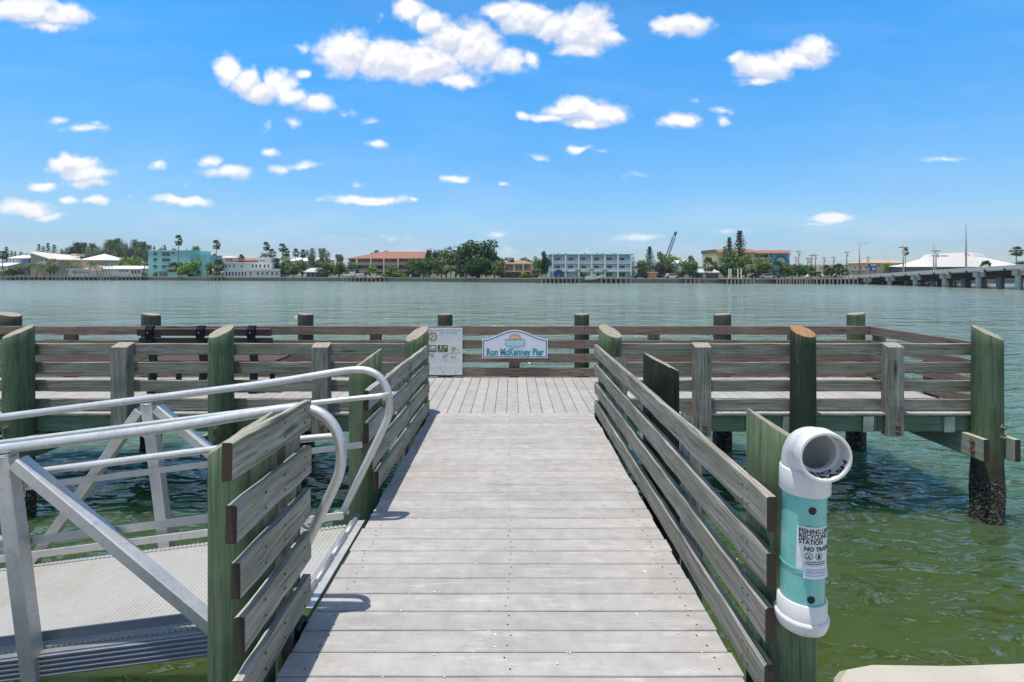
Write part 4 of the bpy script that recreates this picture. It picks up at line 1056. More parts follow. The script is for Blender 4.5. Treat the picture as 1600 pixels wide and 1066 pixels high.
def tree(key, px, dback, wpx, ytop, label, group=None, base=None, ybot=None):
    Y = shoreY(px) + dback; x = FX(px, Y); nm = NAMES[key.rstrip('0123456789')]
    z0 = GZ if base is None else base
    h = FZ(ytop, Y) - z0; w_ = wpx / 800 * Y
    if key[:3] in ('fan', 'sab', 'coc', 'dat'):
        cr = {'fan0': .30, 'fan1': .37, 'fan2': .46, 'sabal': .8, 'coco0': .58, 'coco1': .68, 'date': 1.0}[key]; w_ = w_ / cr
    else: w_ = w_ / .82 * (2.0 if key[:4] == 'norf' else 1.45 if key[:4] == 'pine' else 1.05)
    r_ = bpy.data.objects.new(nm, None); COL.objects.link(r_); r_.location = (x, Y, z0); r_.scale = (w_, w_, h); r_.rotation_euler = (0, 0, ru(0, 6.28) if key[:4] not in ('coco',) else ru(-.5, .5))
    cat = {'bright': 'bush'}.get(key.rstrip('0123456789'), 'palm tree' if key[:3] in ('fan', 'sab', 'coc', 'dat') else 'tree')
    tag(r_, label, cat, group)
    for d, n_ in zip(PROTO[key], ('crown', 'trunk')):
        c = bpy.data.objects.new(n_, d); COL.objects.link(c); c.parent = r_
    return r_
random.seed(99)
# ---- building helpers
CM = {}
def cm(c, rough=.8):
    k_ = (c, rough)
    if k_ not in CM: CM[k_] = plain('painted_wall_%d' % len(CM), tuple(min(.8, q * g_) for q, g_ in zip(c, (1.32, 1.24, 1.12))), rough, var=.10, scale=.6)
    return CM[k_]
GL = plain('window_glass', (.035, .05, .06), .12, var=.3, scale=.3, spec=.6)
SH = cm((.10, .11, .12))
WHT = (.66, .66, .64)
def wbox(px0, px1, yt, yb, Y, y0, y1, mi=0, mb=None):
    """box whose front face spans those picture spans at distance Y (real metres)"""
    mb = mb or MB(); mb.box(FX(px0, Y), FX(px1, Y), Y + y0, Y + y1, FZ(yb, Y), FZ(yt, Y), 0, mi); return mb
def bpart(par, nm, col, px0, px1, yt, yb, Y, y0, y1):
    return wbox(px0, px1, yt, yb, Y, y0, y1).build(nm, col if not isinstance(col, tuple) else cm(col), par)
def window(par, px0, px1, yt, yb, Y, off=0., frame=WHT):
    x0, x1, z0, z1 = FX(px0, Y), FX(px1, Y), FZ(yb, Y), FZ(yt, Y)
    m = MB(); f = .09; ya, yb_ = Y + off - .06, Y + off + .02
    m.box(x0, x1, ya, yb_, z0, z0 + f); m.box(x0, x1, ya, yb_, z1 - f, z1); m.box(x0, x0 + f, ya, yb_, z0 + f, z1 - f); m.box(x1 - f, x1, ya, yb_, z0 + f, z1 - f)
    if x1 - x0 > 1.6: m.box((x0 + x1) / 2 - f / 2, (x0 + x1) / 2 + f / 2, ya, yb_, z0 + f, z1 - f)
    o = m.build('window', cm(frame), par)
    p = MB(); p.box(x0 + f / 2, x1 - f / 2, Y + off - .025, Y + off + .015, z0 + f / 2, z1 - f / 2); p.build('pane', GL, o)
    return o
def base_y(Y): return 425 + (EYE - GZ) / Y * 800
def building(nm, label, px0, px1, Y, dep, ytop, wall, loc_label=None):
    t = thing(nm, label, 'building' if 'house' not in nm else 'house', (FX((px0 + px1) / 2, Y), Y, GZ))
    bpart(t, 'wall', wall, px0, px1, ytop, base_y(Y) + .3, Y, 0, dep); return t
def roof_gable(par, px0, px1, ye, yr, Y, dep, col, over=.5, left=0, right=0):
    """ridge along x"""
    x0, x1 = FX(px0, Y) - over, FX(px1, Y) + over; ze, zr = FZ(ye, Y), FZ(yr, Y + dep / 2); y0, y1 = Y - over, Y + dep + over; ym = (y0 + y1) / 2
    m = MB(); L, Rr = x0 + left, x1 - right
    m.poly([(x0, y0, ze), (x1, y0, ze), (Rr, ym, zr), (L, ym, zr)]); m.poly([(x1, y1, ze), (x0, y1, ze), (L, ym, zr), (Rr, ym, zr)])
    m.poly([(x0, y1, ze), (x0, y0, ze), (L, ym, zr)]); m.poly([(x1, y0, ze), (x1, y1, ze), (Rr, ym, zr)])
    m.box(x0, x1, y0, y1, ze - .28, ze - .003)
    return m.build('roof', col if not isinstance(col, tuple) else cm(col), par)
def tile(name, a):
    m_, t = newmat(name); pos = t.n('ShaderNodeNewGeometry').outputs['Position']
    c = t.mix(t.noise(pos, 1.3, 6, .7), tuple(x * .6 for x in a), tuple(x * 1.35 for x in a)); finish(t, Base_Color=c, Roughness=.85); return m_
TERRA = tile('terracotta_tiles', (.27, .12, .075)); BROWNR = tile('brown_shingles', (.26, .165, .11)); WROOF = cm((.50, .50, .52)); GREYR = cm((.36, .36, .36))

# 1 white roof at left edge
Y = 206; t = building('house', 'small white house cut by the left edge of the photo behind a palm', -30, 12, Y, 9, 415.5, (.55, .56, .56)); roof_gable(t, -30, 12, 415.5, 411.5, Y, 9, WROOF)
window(t, -8, -4, 418, 422, Y); window(t, 4, 8, 418, 422, Y)
# 2 blue house
Y = 212; t = building('house', 'two storey pale blue waterfront house with white balcony and slate blue right bay', 13, 34, Y, 9, 403, (.38, .44, .50)); roof_gable(t, 13, 34, 403, 399, Y, 9, WROOF, left=2, right=2)
bpart(t, 'bay', (.13, .20, .32), 34.2, 47, 405, 419.5, Y, -.5, 8); bpart(t, 'bay_roof', WROOF, 33, 48, 403.2, 404.9, Y, -1, 8.5)
bpart(t, 'balcony', WHT, 13, 33, 410.5, 413, Y, -1.6, -1.5); bpart(t, 'balcony_floor', WHT, 13, 33, 413, 413.6, Y, -1.6, -.05)
for a in (15, 20, 26, 30): window(t, a, a + 2.6, 405, 409.5, Y)
for a in (15, 20, 25, 29): window(t, a, a + 2.6, 415, 419.5, Y)
# 3 tan house with long sloping roof
Y = 204; t = building('house', 'large tan house with long pale sloping roof and balconies on the far left shore', 48, 133, Y, 10, 406, (.34, .27, .19))
m = MB(); x = FX
P = [(46, 393.0), (59, 392.2), (100, 395), (126, 399.5), (128, 406.5), (84, 405.5), (66, 400), (58, 397)]
f = [(FX(a, Y), Y - .6, FZ(b, Y)) for a, b in P]
top = [(FX(46, Y), FZ(393, Y)), (FX(84, Y), FZ(405, Y)), (FX(128, Y), FZ(406, Y))]
FB = lambda p_: FX(p_, Y + 15)
m.poly([(FX(46, Y), Y - .6, FZ(394, Y)), (FX(83, Y), Y - .6, FZ(405.5, Y)), (FB(86), Y + 15, FZ(394.5, Y)), (FB(60), Y + 15, FZ(391, Y))])
m.poly([(FX(83, Y), Y - .6, FZ(405.5, Y)), (FX(128, Y), Y - .6, FZ(406, Y)), (FB(124), Y + 15, FZ(397.5, Y)), (FB(86), Y + 15, FZ(394.5, Y))])
m.poly([(FX(46, Y), Y - .6, FZ(394, Y)), (FX(46, Y), Y - .6, FZ(395.3, Y)), (FX(83, Y), Y - .6, FZ(406.8, Y)), (FX(83, Y), Y - .6, FZ(405.5, Y))]); m.poly([(FX(83, Y), Y - .6, FZ(405.5, Y)), (FX(83, Y), Y - .6, FZ(406.8, Y)), (FX(128, Y), Y - .6, FZ(407.2, Y)), (FX(128, Y), Y - .6, FZ(406, Y))])
m.build('roof', cm((.42, .395, .36)), t)
m = MB(); m.poly([(FX(48, Y), Y - .02, FZ(406, Y)), (FX(80, Y), Y - .02, FZ(406, Y)), (FX(48, Y), Y - .02, FZ(395.2, Y))]); m.poly([(FX(48, Y), Y - .02, FZ(406, Y)), (FX(48, Y), Y - .02, FZ(395.2, Y)), (FB(58), Y + 14, FZ(393, Y)), (FB(58), Y + 14, FZ(406, Y))]); m.build('gable', cm((.30, .255, .195)), t)
bpart(t, 'dormer', (.50, .48, .44), 97, 106, 396, 400, Y, 4, 8)
window(t, 52, 55.5, 394.8 + 2, 400, Y, -.02)
for a, b, c_, d_ in ((64, 68, 403.5, 408), (70, 76, 404, 408.5), (66, 71, 415, 421), (74, 79, 415, 421), (91, 95, 415.5, 422), (110, 114, 415.5, 420), (118, 121, 415.5, 420)): window(t, a, b, c_, d_, Y, -.02)
bpart(t, 'balcony', (.42, .40, .36), 63, 84, 409.3, 412.5, Y, -1.6, -1.5); bpart(t, 'balcony_floor', (.42, .40, .36), 63, 84, 412.5, 413.2, Y, -1.6, -.05)
# 4 white hip roof
Y = 222; t = building('pavilion', 'square white building under a bright white pyramid roof, left far shore', 126, 168, Y, 11.5, 406.5, (.48, .45, .44)); roof_gable(t, 126, 168, 406.5, 397, Y, 11.5, WROOF, .7, 6.2, 6.2)
for a in (150, 154.5, 159): window(t, a, a + 3, 407.5, 411.5, Y)
# 5 low white
Y = 196; t = building('long_building', 'long low white building with bright roof and peach end behind the left docks', 107, 222, Y, 10, 421.5, (.60, .59, .57))
roof_gable(t, 136, 221, 420, 415.5, Y, 8, WROOF, .6, 1, 1); bpart(t, 'flat_roof', WROOF, 106, 140, 420, 421.6, Y, -.8, 9)
bpart(t, 'peach_wall', (.62, .44, .34), 140, 162, 416.5, 424, Y, -.9, -.1)
for a in range(6): window(t, 113 + a * 4.2, 115.8 + a * 4.2, 424, 427.5, Y)
for a in range(4): window(t, 186 + a * 4, 188.8 + a * 4, 421.8, 425.5, Y)
for a in range(3): window(t, 205 + a * 5, 209 + a * 5, 422, 428, Y)
# 6 teal apartment
Y = 190; TEAL = (.20, .42, .42); t = building('apartment_building', 'turquoise four storey apartment block by the far shore with recessed balconies', 232, 297, Y, 13, 391.8, TEAL)
bpart(t, 'side_wing', (.17, .42, .41), 297.2, 316, 398, 433, Y, 5, 13)
WF = (.16, .36, .37)
for yt in (394.5, 403, 414): window(t, 239.5, 246, yt, yt + 5, Y, 0, WF)
window(t, 253, 266, 394, 400.5, Y, 0, WF); window(t, 253, 266.5, 403.5, 408.8, Y, 0, WF); window(t, 253, 262, 414, 419, Y, 0, WF); window(t, 268.5, 273, 394, 397.5, Y, 0, WF)
bpart(t, 'carport', SH, 248, 262, 424, 431.5, Y, -.04, .02); bpart(t, 'parapet', (.25, .55, .53), 231.5, 297.5, 391, 392.3, Y, -.2, 13.2)
for a in (249, 253.5): bpart(t, 'column', TEAL, a, a + .8, 424, 432, Y, -.3, -.06)
# 7 pinkish house behind + red roof
Y = 225; t = building('house', 'dusty pink stucco house rising behind the white waterfront building', 332, 368, Y, 10, 403, (.44, .36, .35)); roof_gable(t, 340, 362, 403, 400, Y, 9, (.45, .36, .35), .4, 3, 3)
for a in (346, 353, 360): window(t, a, a + 3, 405, 409, Y)
bpart(t, 'lower_wing', (.46, .37, .36), 318, 352, 410, 430, Y, -4, -.05)
Y = 222; t = building('house', 'low house with an orange tile roof seen above the white waterfront building', 368, 394, Y, 9, 407.5, (.5, .45, .42)); roof_gable(t, 368, 394, 407.5, 403.8, Y, 9, TERRA, .5, 2, 2); window(t, 374, 378, 408.3, 411, Y)
# 8 white waterfront
Y = 182; t = building('waterfront_house', 'white two storey waterfront building with dark windows and long flat annex', 350, 424, Y, 10, 411.5, (.56, .57, .58))
bpart(t, 'roof', WROOF, 349, 425, 410, 411.6, Y, -.8, 10.5); bpart(t, 'upper_storey', (.55, .57, .58), 399, 419, 404, 410.1, Y, 2, 8); bpart(t, 'upper_roof', WROOF, 396.5, 421, 402.6, 404.1, Y, 1, 9)
for a in (352, 357, 364, 376): window(t, a, a + 3.2, 414, 418.5, Y)
for a in (393.5, 399, 405, 412, 418): window(t, a, a + 3.0, 413.3, 418.3, Y, 0, (.2, .25, .4))
for i in range(8): window(t, 352.5 + i * 4.9, 355.9 + i * 4.9, 424.5, 431.5, Y, 0)
bpart(t, 'annex', (.58, .58, .58), 393.5, 446, 423, 433.4, Y, -4, -.05); bpart(t, 'annex_roof', WROOF, 392.5, 448, 420.5, 423.1, Y, -4.7, -.02)
for a in (399, 410, 417, 424, 432, 439): window(t, a, a + 3.5, 425, 430, Y, -4)
for a in (402, 406.5): window(t, a, a + 2.6, 405.5, 408.5, Y, 2)
# 9 small hut + grey shed
Y = 185; t = building('gazebo', 'small open hut with a pale pointed roof left of the white waterfront building', 322, 344, Y, 4, 427, (.45, .44, .40)); roof_gable(t, 320, 346, 425, 420.5, Y - .3, 4.6, (.55, .55, .5), .2, 2.2, 2.2)
Y = 176; t = building('boathouse', 'open grey boathouse with corrugated roof among green shrubs', 479, 500, Y, 7, 425, (.07, .08, .09)); roof_gable(t, 476, 503, 424.8, 418.8, Y, 7, (.36, .37, .38), .3, 1, 1)
for a in (479, 486, 493, 500): bpart(t, 'column', (.4, .4, .4), a, a + .5, 424.5, 433, Y, -.3, -.1)
# 10 cream house behind
Y = 235; t = building('house', 'cream gabled house showing above trees left of the terracotta roofed building', 494, 512, Y, 9, 405.5, (.56, .49, .40)); roof_gable(t, 494, 512, 405.5, 400.5, Y, 9, (.58, .52, .45), .3, 1.5, 1.5); window(t, 500, 504, 406.3, 409, Y)
Y = 236; t = building('house', 'white roofed house half hidden behind palms, left of the cream gabled house', 452, 482, Y, 9, 407.5, (.45, .58, .6)); roof_gable(t, 452, 482, 407.5, 403.3, Y, 9, WROOF, .3, 2, 2); window(t, 470, 474, 409, 412, Y)
# 11 terracotta condos
Y = 171; t = building('condominium', 'three storey condominium with long terracotta tile roof and recessed balconies', 545, 662, Y, 13, 404.5, (.33, .25, .19)); 
roof_gable(t, 545, 664, 404, 393.3, Y - 1.2, 15, TERRA, .4, 9.5, .5)
for i, a in enumerate((560, 582, 602, 624, 645, 661)):
    o = bpart(t, 'fin_wall', (.50, .44, .34), a - 1, a + 1, 403.2, 432, Y, -2.0, .3)
for yt in (413.5, 424): bpart(t, 'balcony_floor', (.38, .33, .28), 545, 661, yt, yt + 1, Y, -1.9, -.02)
for yt in (410, 420.5): bpart(t, 'balcony_rail', (.26, .21, .18), 545, 661, yt, yt + 2.6, Y, -1.85, -1.75)
for a in (550, 572, 592, 613, 634, 651):
    for yt in (405.2, 415.3, 425.8): window(t, a - 1, a + 7, yt, yt + 5.8, Y, 0, (.2, .18, .16))
# 12 brown two storey
Y = 157; t = building('house', 'brown two storey waterfront house with columned balcony and dark rooftop box', 781, 832, Y, 11, 412, (.22, .14, .11)); roof_gable(t, 778, 834, 412.5, 407, Y, 12, BROWNR, .3, 5, 3)
for a in (789, 803, 817, 830): bpart(t, 'column', (.50, .45, .38), a - .7, a + .7, 412.5, 424, Y, -1.5, -1.3)
bpart(t, 'balcony_floor', (.42, .35, .28), 778, 833, 423.5, 425.2, Y, -1.7, -.02)
for a in (791, 797, 806, 812, 820): window(t, a, a + 4.4, 414, 422, Y, 0, (.2, .15, .12))
for a in (784, 794, 806, 816): window(t, a, a + 6, 426.5, 433.5, Y, 0, (.12, .1, .09))
bpart(t, 'rooftop_box', (.045, .045, .06), 788.5, 803, 402.5, 407, Y, 2.5, 5.5); bpart(t, 'box_panel', (.45, .45, .5), 791, 801, 403.8, 405.6, Y, 2.4, 2.49)
# 13 light blue motel
Y = 149; BL = (.42, .56, .60); t = building('motel', 'pale blue three storey waterfront motel with white balconies and teal roof edge', 860, 986, Y, 12, 398.6, BL)
bpart(t, 'roof', (.13, .36, .34), 859, 988, 397.4, 399, Y, -1.9, 12.4); bpart(t, 'stair_tower', (.35, .47, .50), 986.3, 993.5, 401, 434, Y, 1, 9)
for k_ in range(3): bpart(t, 'stair_landing', WHT, 986, 994, 407 + k_ * 7, 409 + k_ * 7, Y, .4, .9)
for yt in (410.3, 422.6): bpart(t, 'balcony_floor', (.66, .70, .71), 860, 986, yt, yt + 1.7, Y, -1.7, -.02)
for yt in (407, 419.4):
    m = MB(); m.box(FX(860, Y), FX(986, Y), Y - 1.65, Y - 1.58, FZ(yt + .5, Y), FZ(yt, Y))
    q = 860
    while q < 986: m.box(FX(q, Y), FX(q + .35, Y), Y - 1.64, Y - 1.59, FZ(yt + 3.3, Y), FZ(yt + .5, Y)); q += 1.05
    m.build('balcony_rail', cm((.62, .66, .67)), t)
for i in range(7):
    a = 862.5 + i * 20.2
    bpart(t, 'column', (.68, .72, .73), a - .8, a + .8, 399, 434, Y, -1.9, -1.67)
for i in range(6):
    a = 867 + i * 20.2
    for yt in (402.5, 414.8):
        window(t, a, a + 8.5, yt, yt + 5.5, Y, 0, (.45, .55, .57)); 
    if i > 1: window(t, a - 1, a + 9, 426, 432.5, Y, 0, (.3, .4, .42))
for a in (873, 885, 916, 936, 944, 963): bpart(t, 'roof_unit', (.30, .29, .27), a, a + 3.2, 394.8, 397.2, Y, 4, 5.2)
m = MB(); xa, xb = FX(865, Y), FX(878.5, Y); cx_ = (xa + xb) / 2; rr_ = (xb - xa) / 2; pp = [(xa, FZ(432.5, Y))] + [(cx_ - rr_ * math.cos(math.pi * i / 12), FZ(427, Y) + rr_ * .8 * math.sin(math.pi * i / 12)) for i in range(13)] + [(xb, FZ(432.5, Y))]
f = [(a, Y - 2.6, b) for a, b in pp]; bk = [(a, Y - 1.95, b) for a, b in pp]; m.poly(f); [m.poly([f[i], bk[i], bk[(i + 1) % len(pp)], f[(i + 1) % len(pp)]]) for i in range(len(pp))]
m.build('awning', cm((.012, .045, .17)), t)
# 14 right side houses
Y = 160; t = building('house', 'white two storey house with pale roof between trees near the crane', 1053, 1085, Y, 9, 411, (.55, .54, .52)); roof_gable(t, 1053, 1085, 411, 405.5, Y, 9, (.58, .56, .53), .4, 1.5, 2)
for a in (1057, 1063, 1070): window(t, a, a + 3.4, 412.5, 417, Y)
for a in (1056, 1064): window(t, a, a + 4, 424, 430, Y)
Y = 146; t = building('cottage', 'low grey blue cottage with white window beside a sabal palm', 1094, 1123, Y, 7, 425.5, (.12, .165, .18)); roof_gable(t, 1092, 1125, 425.8, 420.3, Y, 7, (.30, .37, .38), .3, 1, 1); bpart(t, 'door', WHT, 1098, 1103, 428.5, 434, Y, -.06, -.01)
for a in (1108, 1115): window(t, a, a + 4.5, 428, 431.5, Y)
Y = 143; t = building('kiosk', 'small orange tan shed under a tree left of the crane', 1014, 1026, Y, 4, 426.5, (.50, .26, .08)); bpart(t, 'roof', (.42, .38, .33), 1012, 1028, 425.2, 426.6, Y, -.5, 4.5); window(t, 1018, 1022, 428, 431, Y)
# 15 yellow apartments with mural
Y = 172; YEL = (.55, .44, .27); t = building('apartment_hotel', 'cream hotel with red tile roof edge and blue arched mural on its right end', 1120, 1204, Y, 13, 394.5, YEL)
bpart(t, 'mural_wall', (.09, .27, .42), 1204.2, 1231, 395.5, 434, Y, -.6, 12)
m = MB(); xa, xb = FX(1208, Y), FX(1229, Y); cx_ = (xa + xb) / 2; rr_ = (xb - xa) / 2
for r0, r1, mi_, yo in ((0, .72, 1, -.64), (.72, 1.0, 0, -.64)):
    for i in range(16):
        a, b = math.pi * i / 16, math.pi * (i + 1) / 16; zc_ = FZ(411, Y)
        m.poly([(cx_ + q * rr_ * math.cos(w_), Y + yo, zc_ + q * rr_ * 1.15 * math.sin(w_)) for q, w_ in ((r0 + .001, a), (r1, a), (r1, b), (r0 + .001, b))][::-1], None, mi_)
m.build('mural_arch', [cm((.03, .09, .20)), cm((.34, .42, .22))], t)
def capr(px0, px1, yt, yb, Y, y0, nm='roof'):
    m = MB(); xa, xb = FX(px0, Y), FX(px1, Y); za, zb_ = FZ(yb, Y), FZ(yt, Y)
    m.poly([(xa, Y + y0, za), (xb, Y + y0, za), (xb, Y + y0 + 2.2, zb_), (xa, Y + y0 + 2.2, zb_)]); m.poly([(xa, Y + 14, za), (xa, Y + y0, za), (xa, Y + y0 + 2.2, zb_), (xa, Y + 14, zb_)]); m.poly([(xb, Y + y0, za), (xb, Y + 14, za), (xb, Y + 14, zb_), (xb, Y + y0 + 2.2, zb_)])
    m.poly([(xa, Y + y0 + 2.2, zb_), (xb, Y + y0 + 2.2, zb_), (xb, Y + 14, zb_), (xa, Y + 14, zb_)]); m.poly([(xa, Y + y0, za), (xa, Y + 14, za), (xb, Y + 14, za), (xb, Y + y0, za)]); return m.build(nm, TERRA, t)
capr(1119.5, 1178, 389.5, 394.8, Y, -1.2); capr(1178.2, 1232, 391, 396, Y, -1.4, 'roof_wing')
for i in range(5):
    for yt in (397.5, 405.5, 414): window(t, 1140 + i * 13, 1147 + i * 13, yt, yt + 5, Y, 0, (.35, .28, .2))
for a in (1186, 1194):
    for yt in (398, 406, 414): window(t, a, a + 6, yt, yt + 4.5, Y, 0, (.35, .28, .2))
for yt in (403, 411.5): bpart(t, 'balcony', (.45, .36, .25), 1184, 1203, yt, yt + 2, Y, -1.2, -.02)
# 16 low beige blocks at the right
Y = 230; t = building('shop_block', 'low beige commercial block behind the row of palms right of the mural', 1268, 1300, Y, 10, 414, (.52, .42, .31)); [window(t, a, a + 4, 417, 420, Y) for a in (1272, 1280, 1288)]
Y = 205; t = building('shop_block', 'long low cream commercial building with flat roof behind the utility poles', 1322, 1362, Y, 10, 414.5, (.50, .44, .37)); bpart(t, 'roof', (.36, .34, .32), 1321, 1363, 413.6, 414.6, Y, -.5, 10.3); [window(t, a, a + 4.2, 417, 420, Y) for a in (1334, 1343, 1352)]
bpart(t, 'awning', (.38, .22, .16), 1330, 1352, 422.5, 424, Y, -1, -.02)
Y = 225; t = building('shop_block', 'tan building with brown roof behind the bridge ramp, left of the white hall', 1353, 1412, Y, 12, 411, (.45, .34, .22)); roof_gable(t, 1353, 1420, 411, 406.5, Y, 12, (.32, .24, .18), .4, 3, 3); [window(t, a, a + 3.5, 413, 416.5, Y, 0, (.5, .4, .25)) for a in (1364, 1372, 1380, 1390, 1400)]
# 17 white convention hall with sweeping roof
Y = 190; t = building('exhibition_hall', 'large hall with sweeping white tent-like roof and dark lettering behind the bridge', 1403, 1586, Y, 3, 417, (.12, .125, .12))
pr = [(1397, 416.3), (1420, 412.5), (1447, 404.8), (1452, 400.2), (1457, 397.2), (1470, 396.6), (1496, 395.2), (1527, 393.8), (1531, 396), (1535, 401), (1552, 405), (1572, 409.5), (1592, 414.6)]
m = MB()
ft = [(FX(a, Y), Y + 3, FZ(b, Y)) for a, b in pr]; fb = [(FX(1396 + (a - 1397) * 1.005, Y), Y - 1.5, FZ(417.2, Y)) for a, b in pr]; kx = (Y + 24) / Y; bt = [(p[0] * kx, Y + 22, p[2]) for p in ft]; bb = [(p[0] * kx, Y + 27, p[2] * 0 + FZ(417.2, Y)) for p in fb]
for i in range(len(pr) - 1):
    m.poly([fb[i], fb[i + 1], ft[i + 1], ft[i]]); m.poly([ft[i], ft[i + 1], bt[i + 1], bt[i]]); m.poly([bt[i], bt[i + 1], bb[i + 1], bb[i]])
m.build('roof', cm((.43, .43, .425), .7), t)
for i in range(20): window(t, 1406 + i * 9, 1412.5 + i * 9, 418.2, 423.5, Y, -.0, (.42, .42, .40))
m = MB()
def on_roof(px, py):
    z = FZ(py, Y)
    for (a, b), (c, d) in zip(pr, pr[1:]):
        if a <= px <= c:
            zt = FZ(b + (d - b) * (px - a) / (c - a), Y); zb_ = FZ(417.2, Y); return Y - 1.5 + 4.5 * (z - zb_) / (zt - zb_) - .06
q = 1463.5
for wd_ in (7, 5, 11.5):
    e = q + wd_
    while q < e - .4:
        m.poly([(FX(q, Y), on_roof(q, 400.8), FZ(400.8, Y)), (FX(q + .75, Y), on_roof(q, 400.8), FZ(400.8, Y)), (FX(q + .75, Y), on_roof(q, 398.6), FZ(398.6, Y)), (FX(q, Y), on_roof(q, 398.6), FZ(398.6, Y))]); q += 1.0
    q = e + .9
m.build('lettering', SH, t)
m = MB()
for P in ([(1514.5, 400), (1517.5, 395), (1518.5, 395.4), (1516, 401)], [(1518.5, 395.2), (1522, 395.6), (1523.5, 399.5), (1521.8, 399.8), (1520.3, 397), (1518, 396.8)]):
    m.poly([(FX(a, Y), on_roof(a, b), FZ(b, Y)) for a, b in P][::-1])
m.poly([(FX(a, Y), on_roof(a, b), FZ(b, Y)) for a, b in [(1518, 401), (1519.3, 398.4), (1520.6, 401)]][::-1], None, 1)
m.build('roof_emblem', [SH, cm((.6, .35, .08))], t)
Y = 165; sgn = thing('billboard', 'dark framed roadside sign with blue panel at the left end of the bridge', 'sign', (FX(1365, Y), Y, GZ))
bpart(sgn, 'upper_panel', (.05, .035, .04), 1358, 1371.5, 412.2, 416.8, Y, 0, .4); bpart(sgn, 'upper_print', (.45, .43, .42), 1360, 1370, 413.2, 415.4, Y, -.04, -.01); bpart(sgn, 'lower_panel', (.045, .10, .26), 1360.5, 1369.5, 417.2, 424.5, Y, 0, .4); bpart(sgn, 'lower_print', (.45, .50, .56), 1363, 1367.5, 418.8, 421.5, Y, -.04, -.01)
for a in (1361, 1369): bpart(sgn, 'post', (.1, .1, .1), a, a + .5, 416.8, 433, Y, .45, .7)
# ================================================================== BRIDGE
br = thing('road_bridge', 'concrete road bridge on round columns rising out of the right edge', 'bridge', (92, 95, 0))
def bz(Y): return 4.30 - .050 * (Y - 85)
YA, YB = 46.0, 134.0
m = MB(); m3 = MB(); md = MB()
N_ = 30
for i in range(N_):
    a, b = YA + (YB - YA) * i / N_, YA + (YB - YA) * (i + 1) / N_
    za, zb_ = min(4.6, bz(a)), min(4.6, bz(b))
    m.beam((85, a, za - .28), (85, b, zb_ - .28), .35, .50, (0, 0, 1), 1, .02)           # parapet
    m.beam((85.4, a, za - .62), (85.4, b, zb_ - .62), 1.2, .16, (0, 0, 1), 1, .02)     # deck edge
    md.beam((93.5, a, za - .66), (93.5, b, zb_ - .66), 14, .24, (0, 0, 1), 1, .02)
    m3.beam((102, a, za - .28), (102, b, zb_ - .28), .35, .50, (0, 0, 1), 1, .02)
m.build('parapet', M['con_bridge'], br); md.build('deck', M['con_bridge'], br); m3.build('rear_parapet', M['con_bridge'], br)
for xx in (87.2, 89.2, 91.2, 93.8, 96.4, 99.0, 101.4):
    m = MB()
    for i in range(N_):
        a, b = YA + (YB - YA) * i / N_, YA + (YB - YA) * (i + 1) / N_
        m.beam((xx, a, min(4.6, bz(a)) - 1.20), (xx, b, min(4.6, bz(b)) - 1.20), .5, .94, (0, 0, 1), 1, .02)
    m.build('girder', M['con_shaded'], br)
yy = 50
while yy < 130:
    z = min(4.6, bz(yy)); m = MB(); m.box(85.35, 102.2, yy - .45, yy + .45, z - 1.78, z - .80, .04); cap = m.build('pier_cap', M['con_bridge'], br)
    for xx in (86.0, 89.8, 93.6, 97.4, 101.2):
        m = MB(); m.tube([(xx, yy, -1.2), (xx, yy, .4), (xx, yy, z - 1.75)], .42, 14); m.build('column', M['con_bridge'], br, 'auto')
    yy += 7.4
yy = 84.5
while yy < 130:
    m = MB(); z = bz(yy); m.box(84.80, 85.02, yy - .18, yy + .18, z - .95, z - .50); m.build('bracket', M['con_shaded'], br); yy += 3.7
ab = MB(); ab.box(84.6, 103, 131, 140, -.5, 2.1); tag(ab.build('bridge_abutment', M['con_far'], None, False, (93, 135, 0)), 'concrete abutment where the bridge meets the far bank', 'abutment')
# ================================================================== POLES
def pole(px, Y, ytop, r, label, kind='utility_pole', group='utility poles right of the mural hotel', z0=None, arms=1):
    x = FX(px, Y); z0 = GZ if z0 is None else z0; zt = FZ(ytop, Y)
    t = thing(kind, label, 'pole', (x, Y, z0), group)
    m = MB(); m.tube([(x, Y, z0), (x, Y, zt)], r, 8, 0, True, None, r * .7); m.build('shaft', cm((.16, .14, .125)) if kind == 'utility_pole' else cm((.22, .22, .22)), t, True)
    if arms == 1:
        m = MB(); m.box(x - 1.1, x + 1.1, Y - .1, Y + .05, zt - .7, zt - .5); m.build('crossarm', cm((.16, .14, .125)), t)
        m = MB(); m.tube([(x + .35, Y, zt - 2.2), (x + .35, Y, zt - 1.3)], .22, 8); m.build('transformer', cm((.35, .35, .35)), t)
    elif arms == 2:
        m = MB(); m.tube([(x, Y, zt - .1), (x + .8, Y - .3, zt), (x + 1.8, Y - .6, zt)], .05, 6); a_ = m.build('arm', cm((.3, .3, .3)), t); m = MB(); m.box(x + 1.7, x + 2.4, Y - .75, Y - .45, zt - .08, zt + .06); m.build('lamp', cm((.4, .4, .4)), a_)
    return t
pl_ = [(1233, 390, 185, 'pole immediately right of the mural wall'), (1243.5, 400.5, 215, 'short faint pole second from the mural wall'), (1248, 391, 190, 'tall dark pole third from the mural wall'), (1262, 402, 200, 'pole fourth from the mural wall, over the row of trees'), (1265.5, 403, 230, 'thin pole fifth from the mural wall, close beside the fourth'), (1268, 397, 190, 'pole sixth from the mural wall with wider crossarm'), (1274, 396.5, 195, 'pole seventh from the mural wall, above the beige block'), (1287.5, 401, 200, 'pole with transformer right of the beige block'), (1302.5, 400.5, 200, 'pole standing alone between beige block and cream building'), (1323, 392, 190, 'tall pole at the left end of the cream building'), (1356, 400.5, 210, 'short pole just left of the blue roadside sign')]
for px, yt, Y, lb in pl_: pole(px, Y, yt, .22, lb)
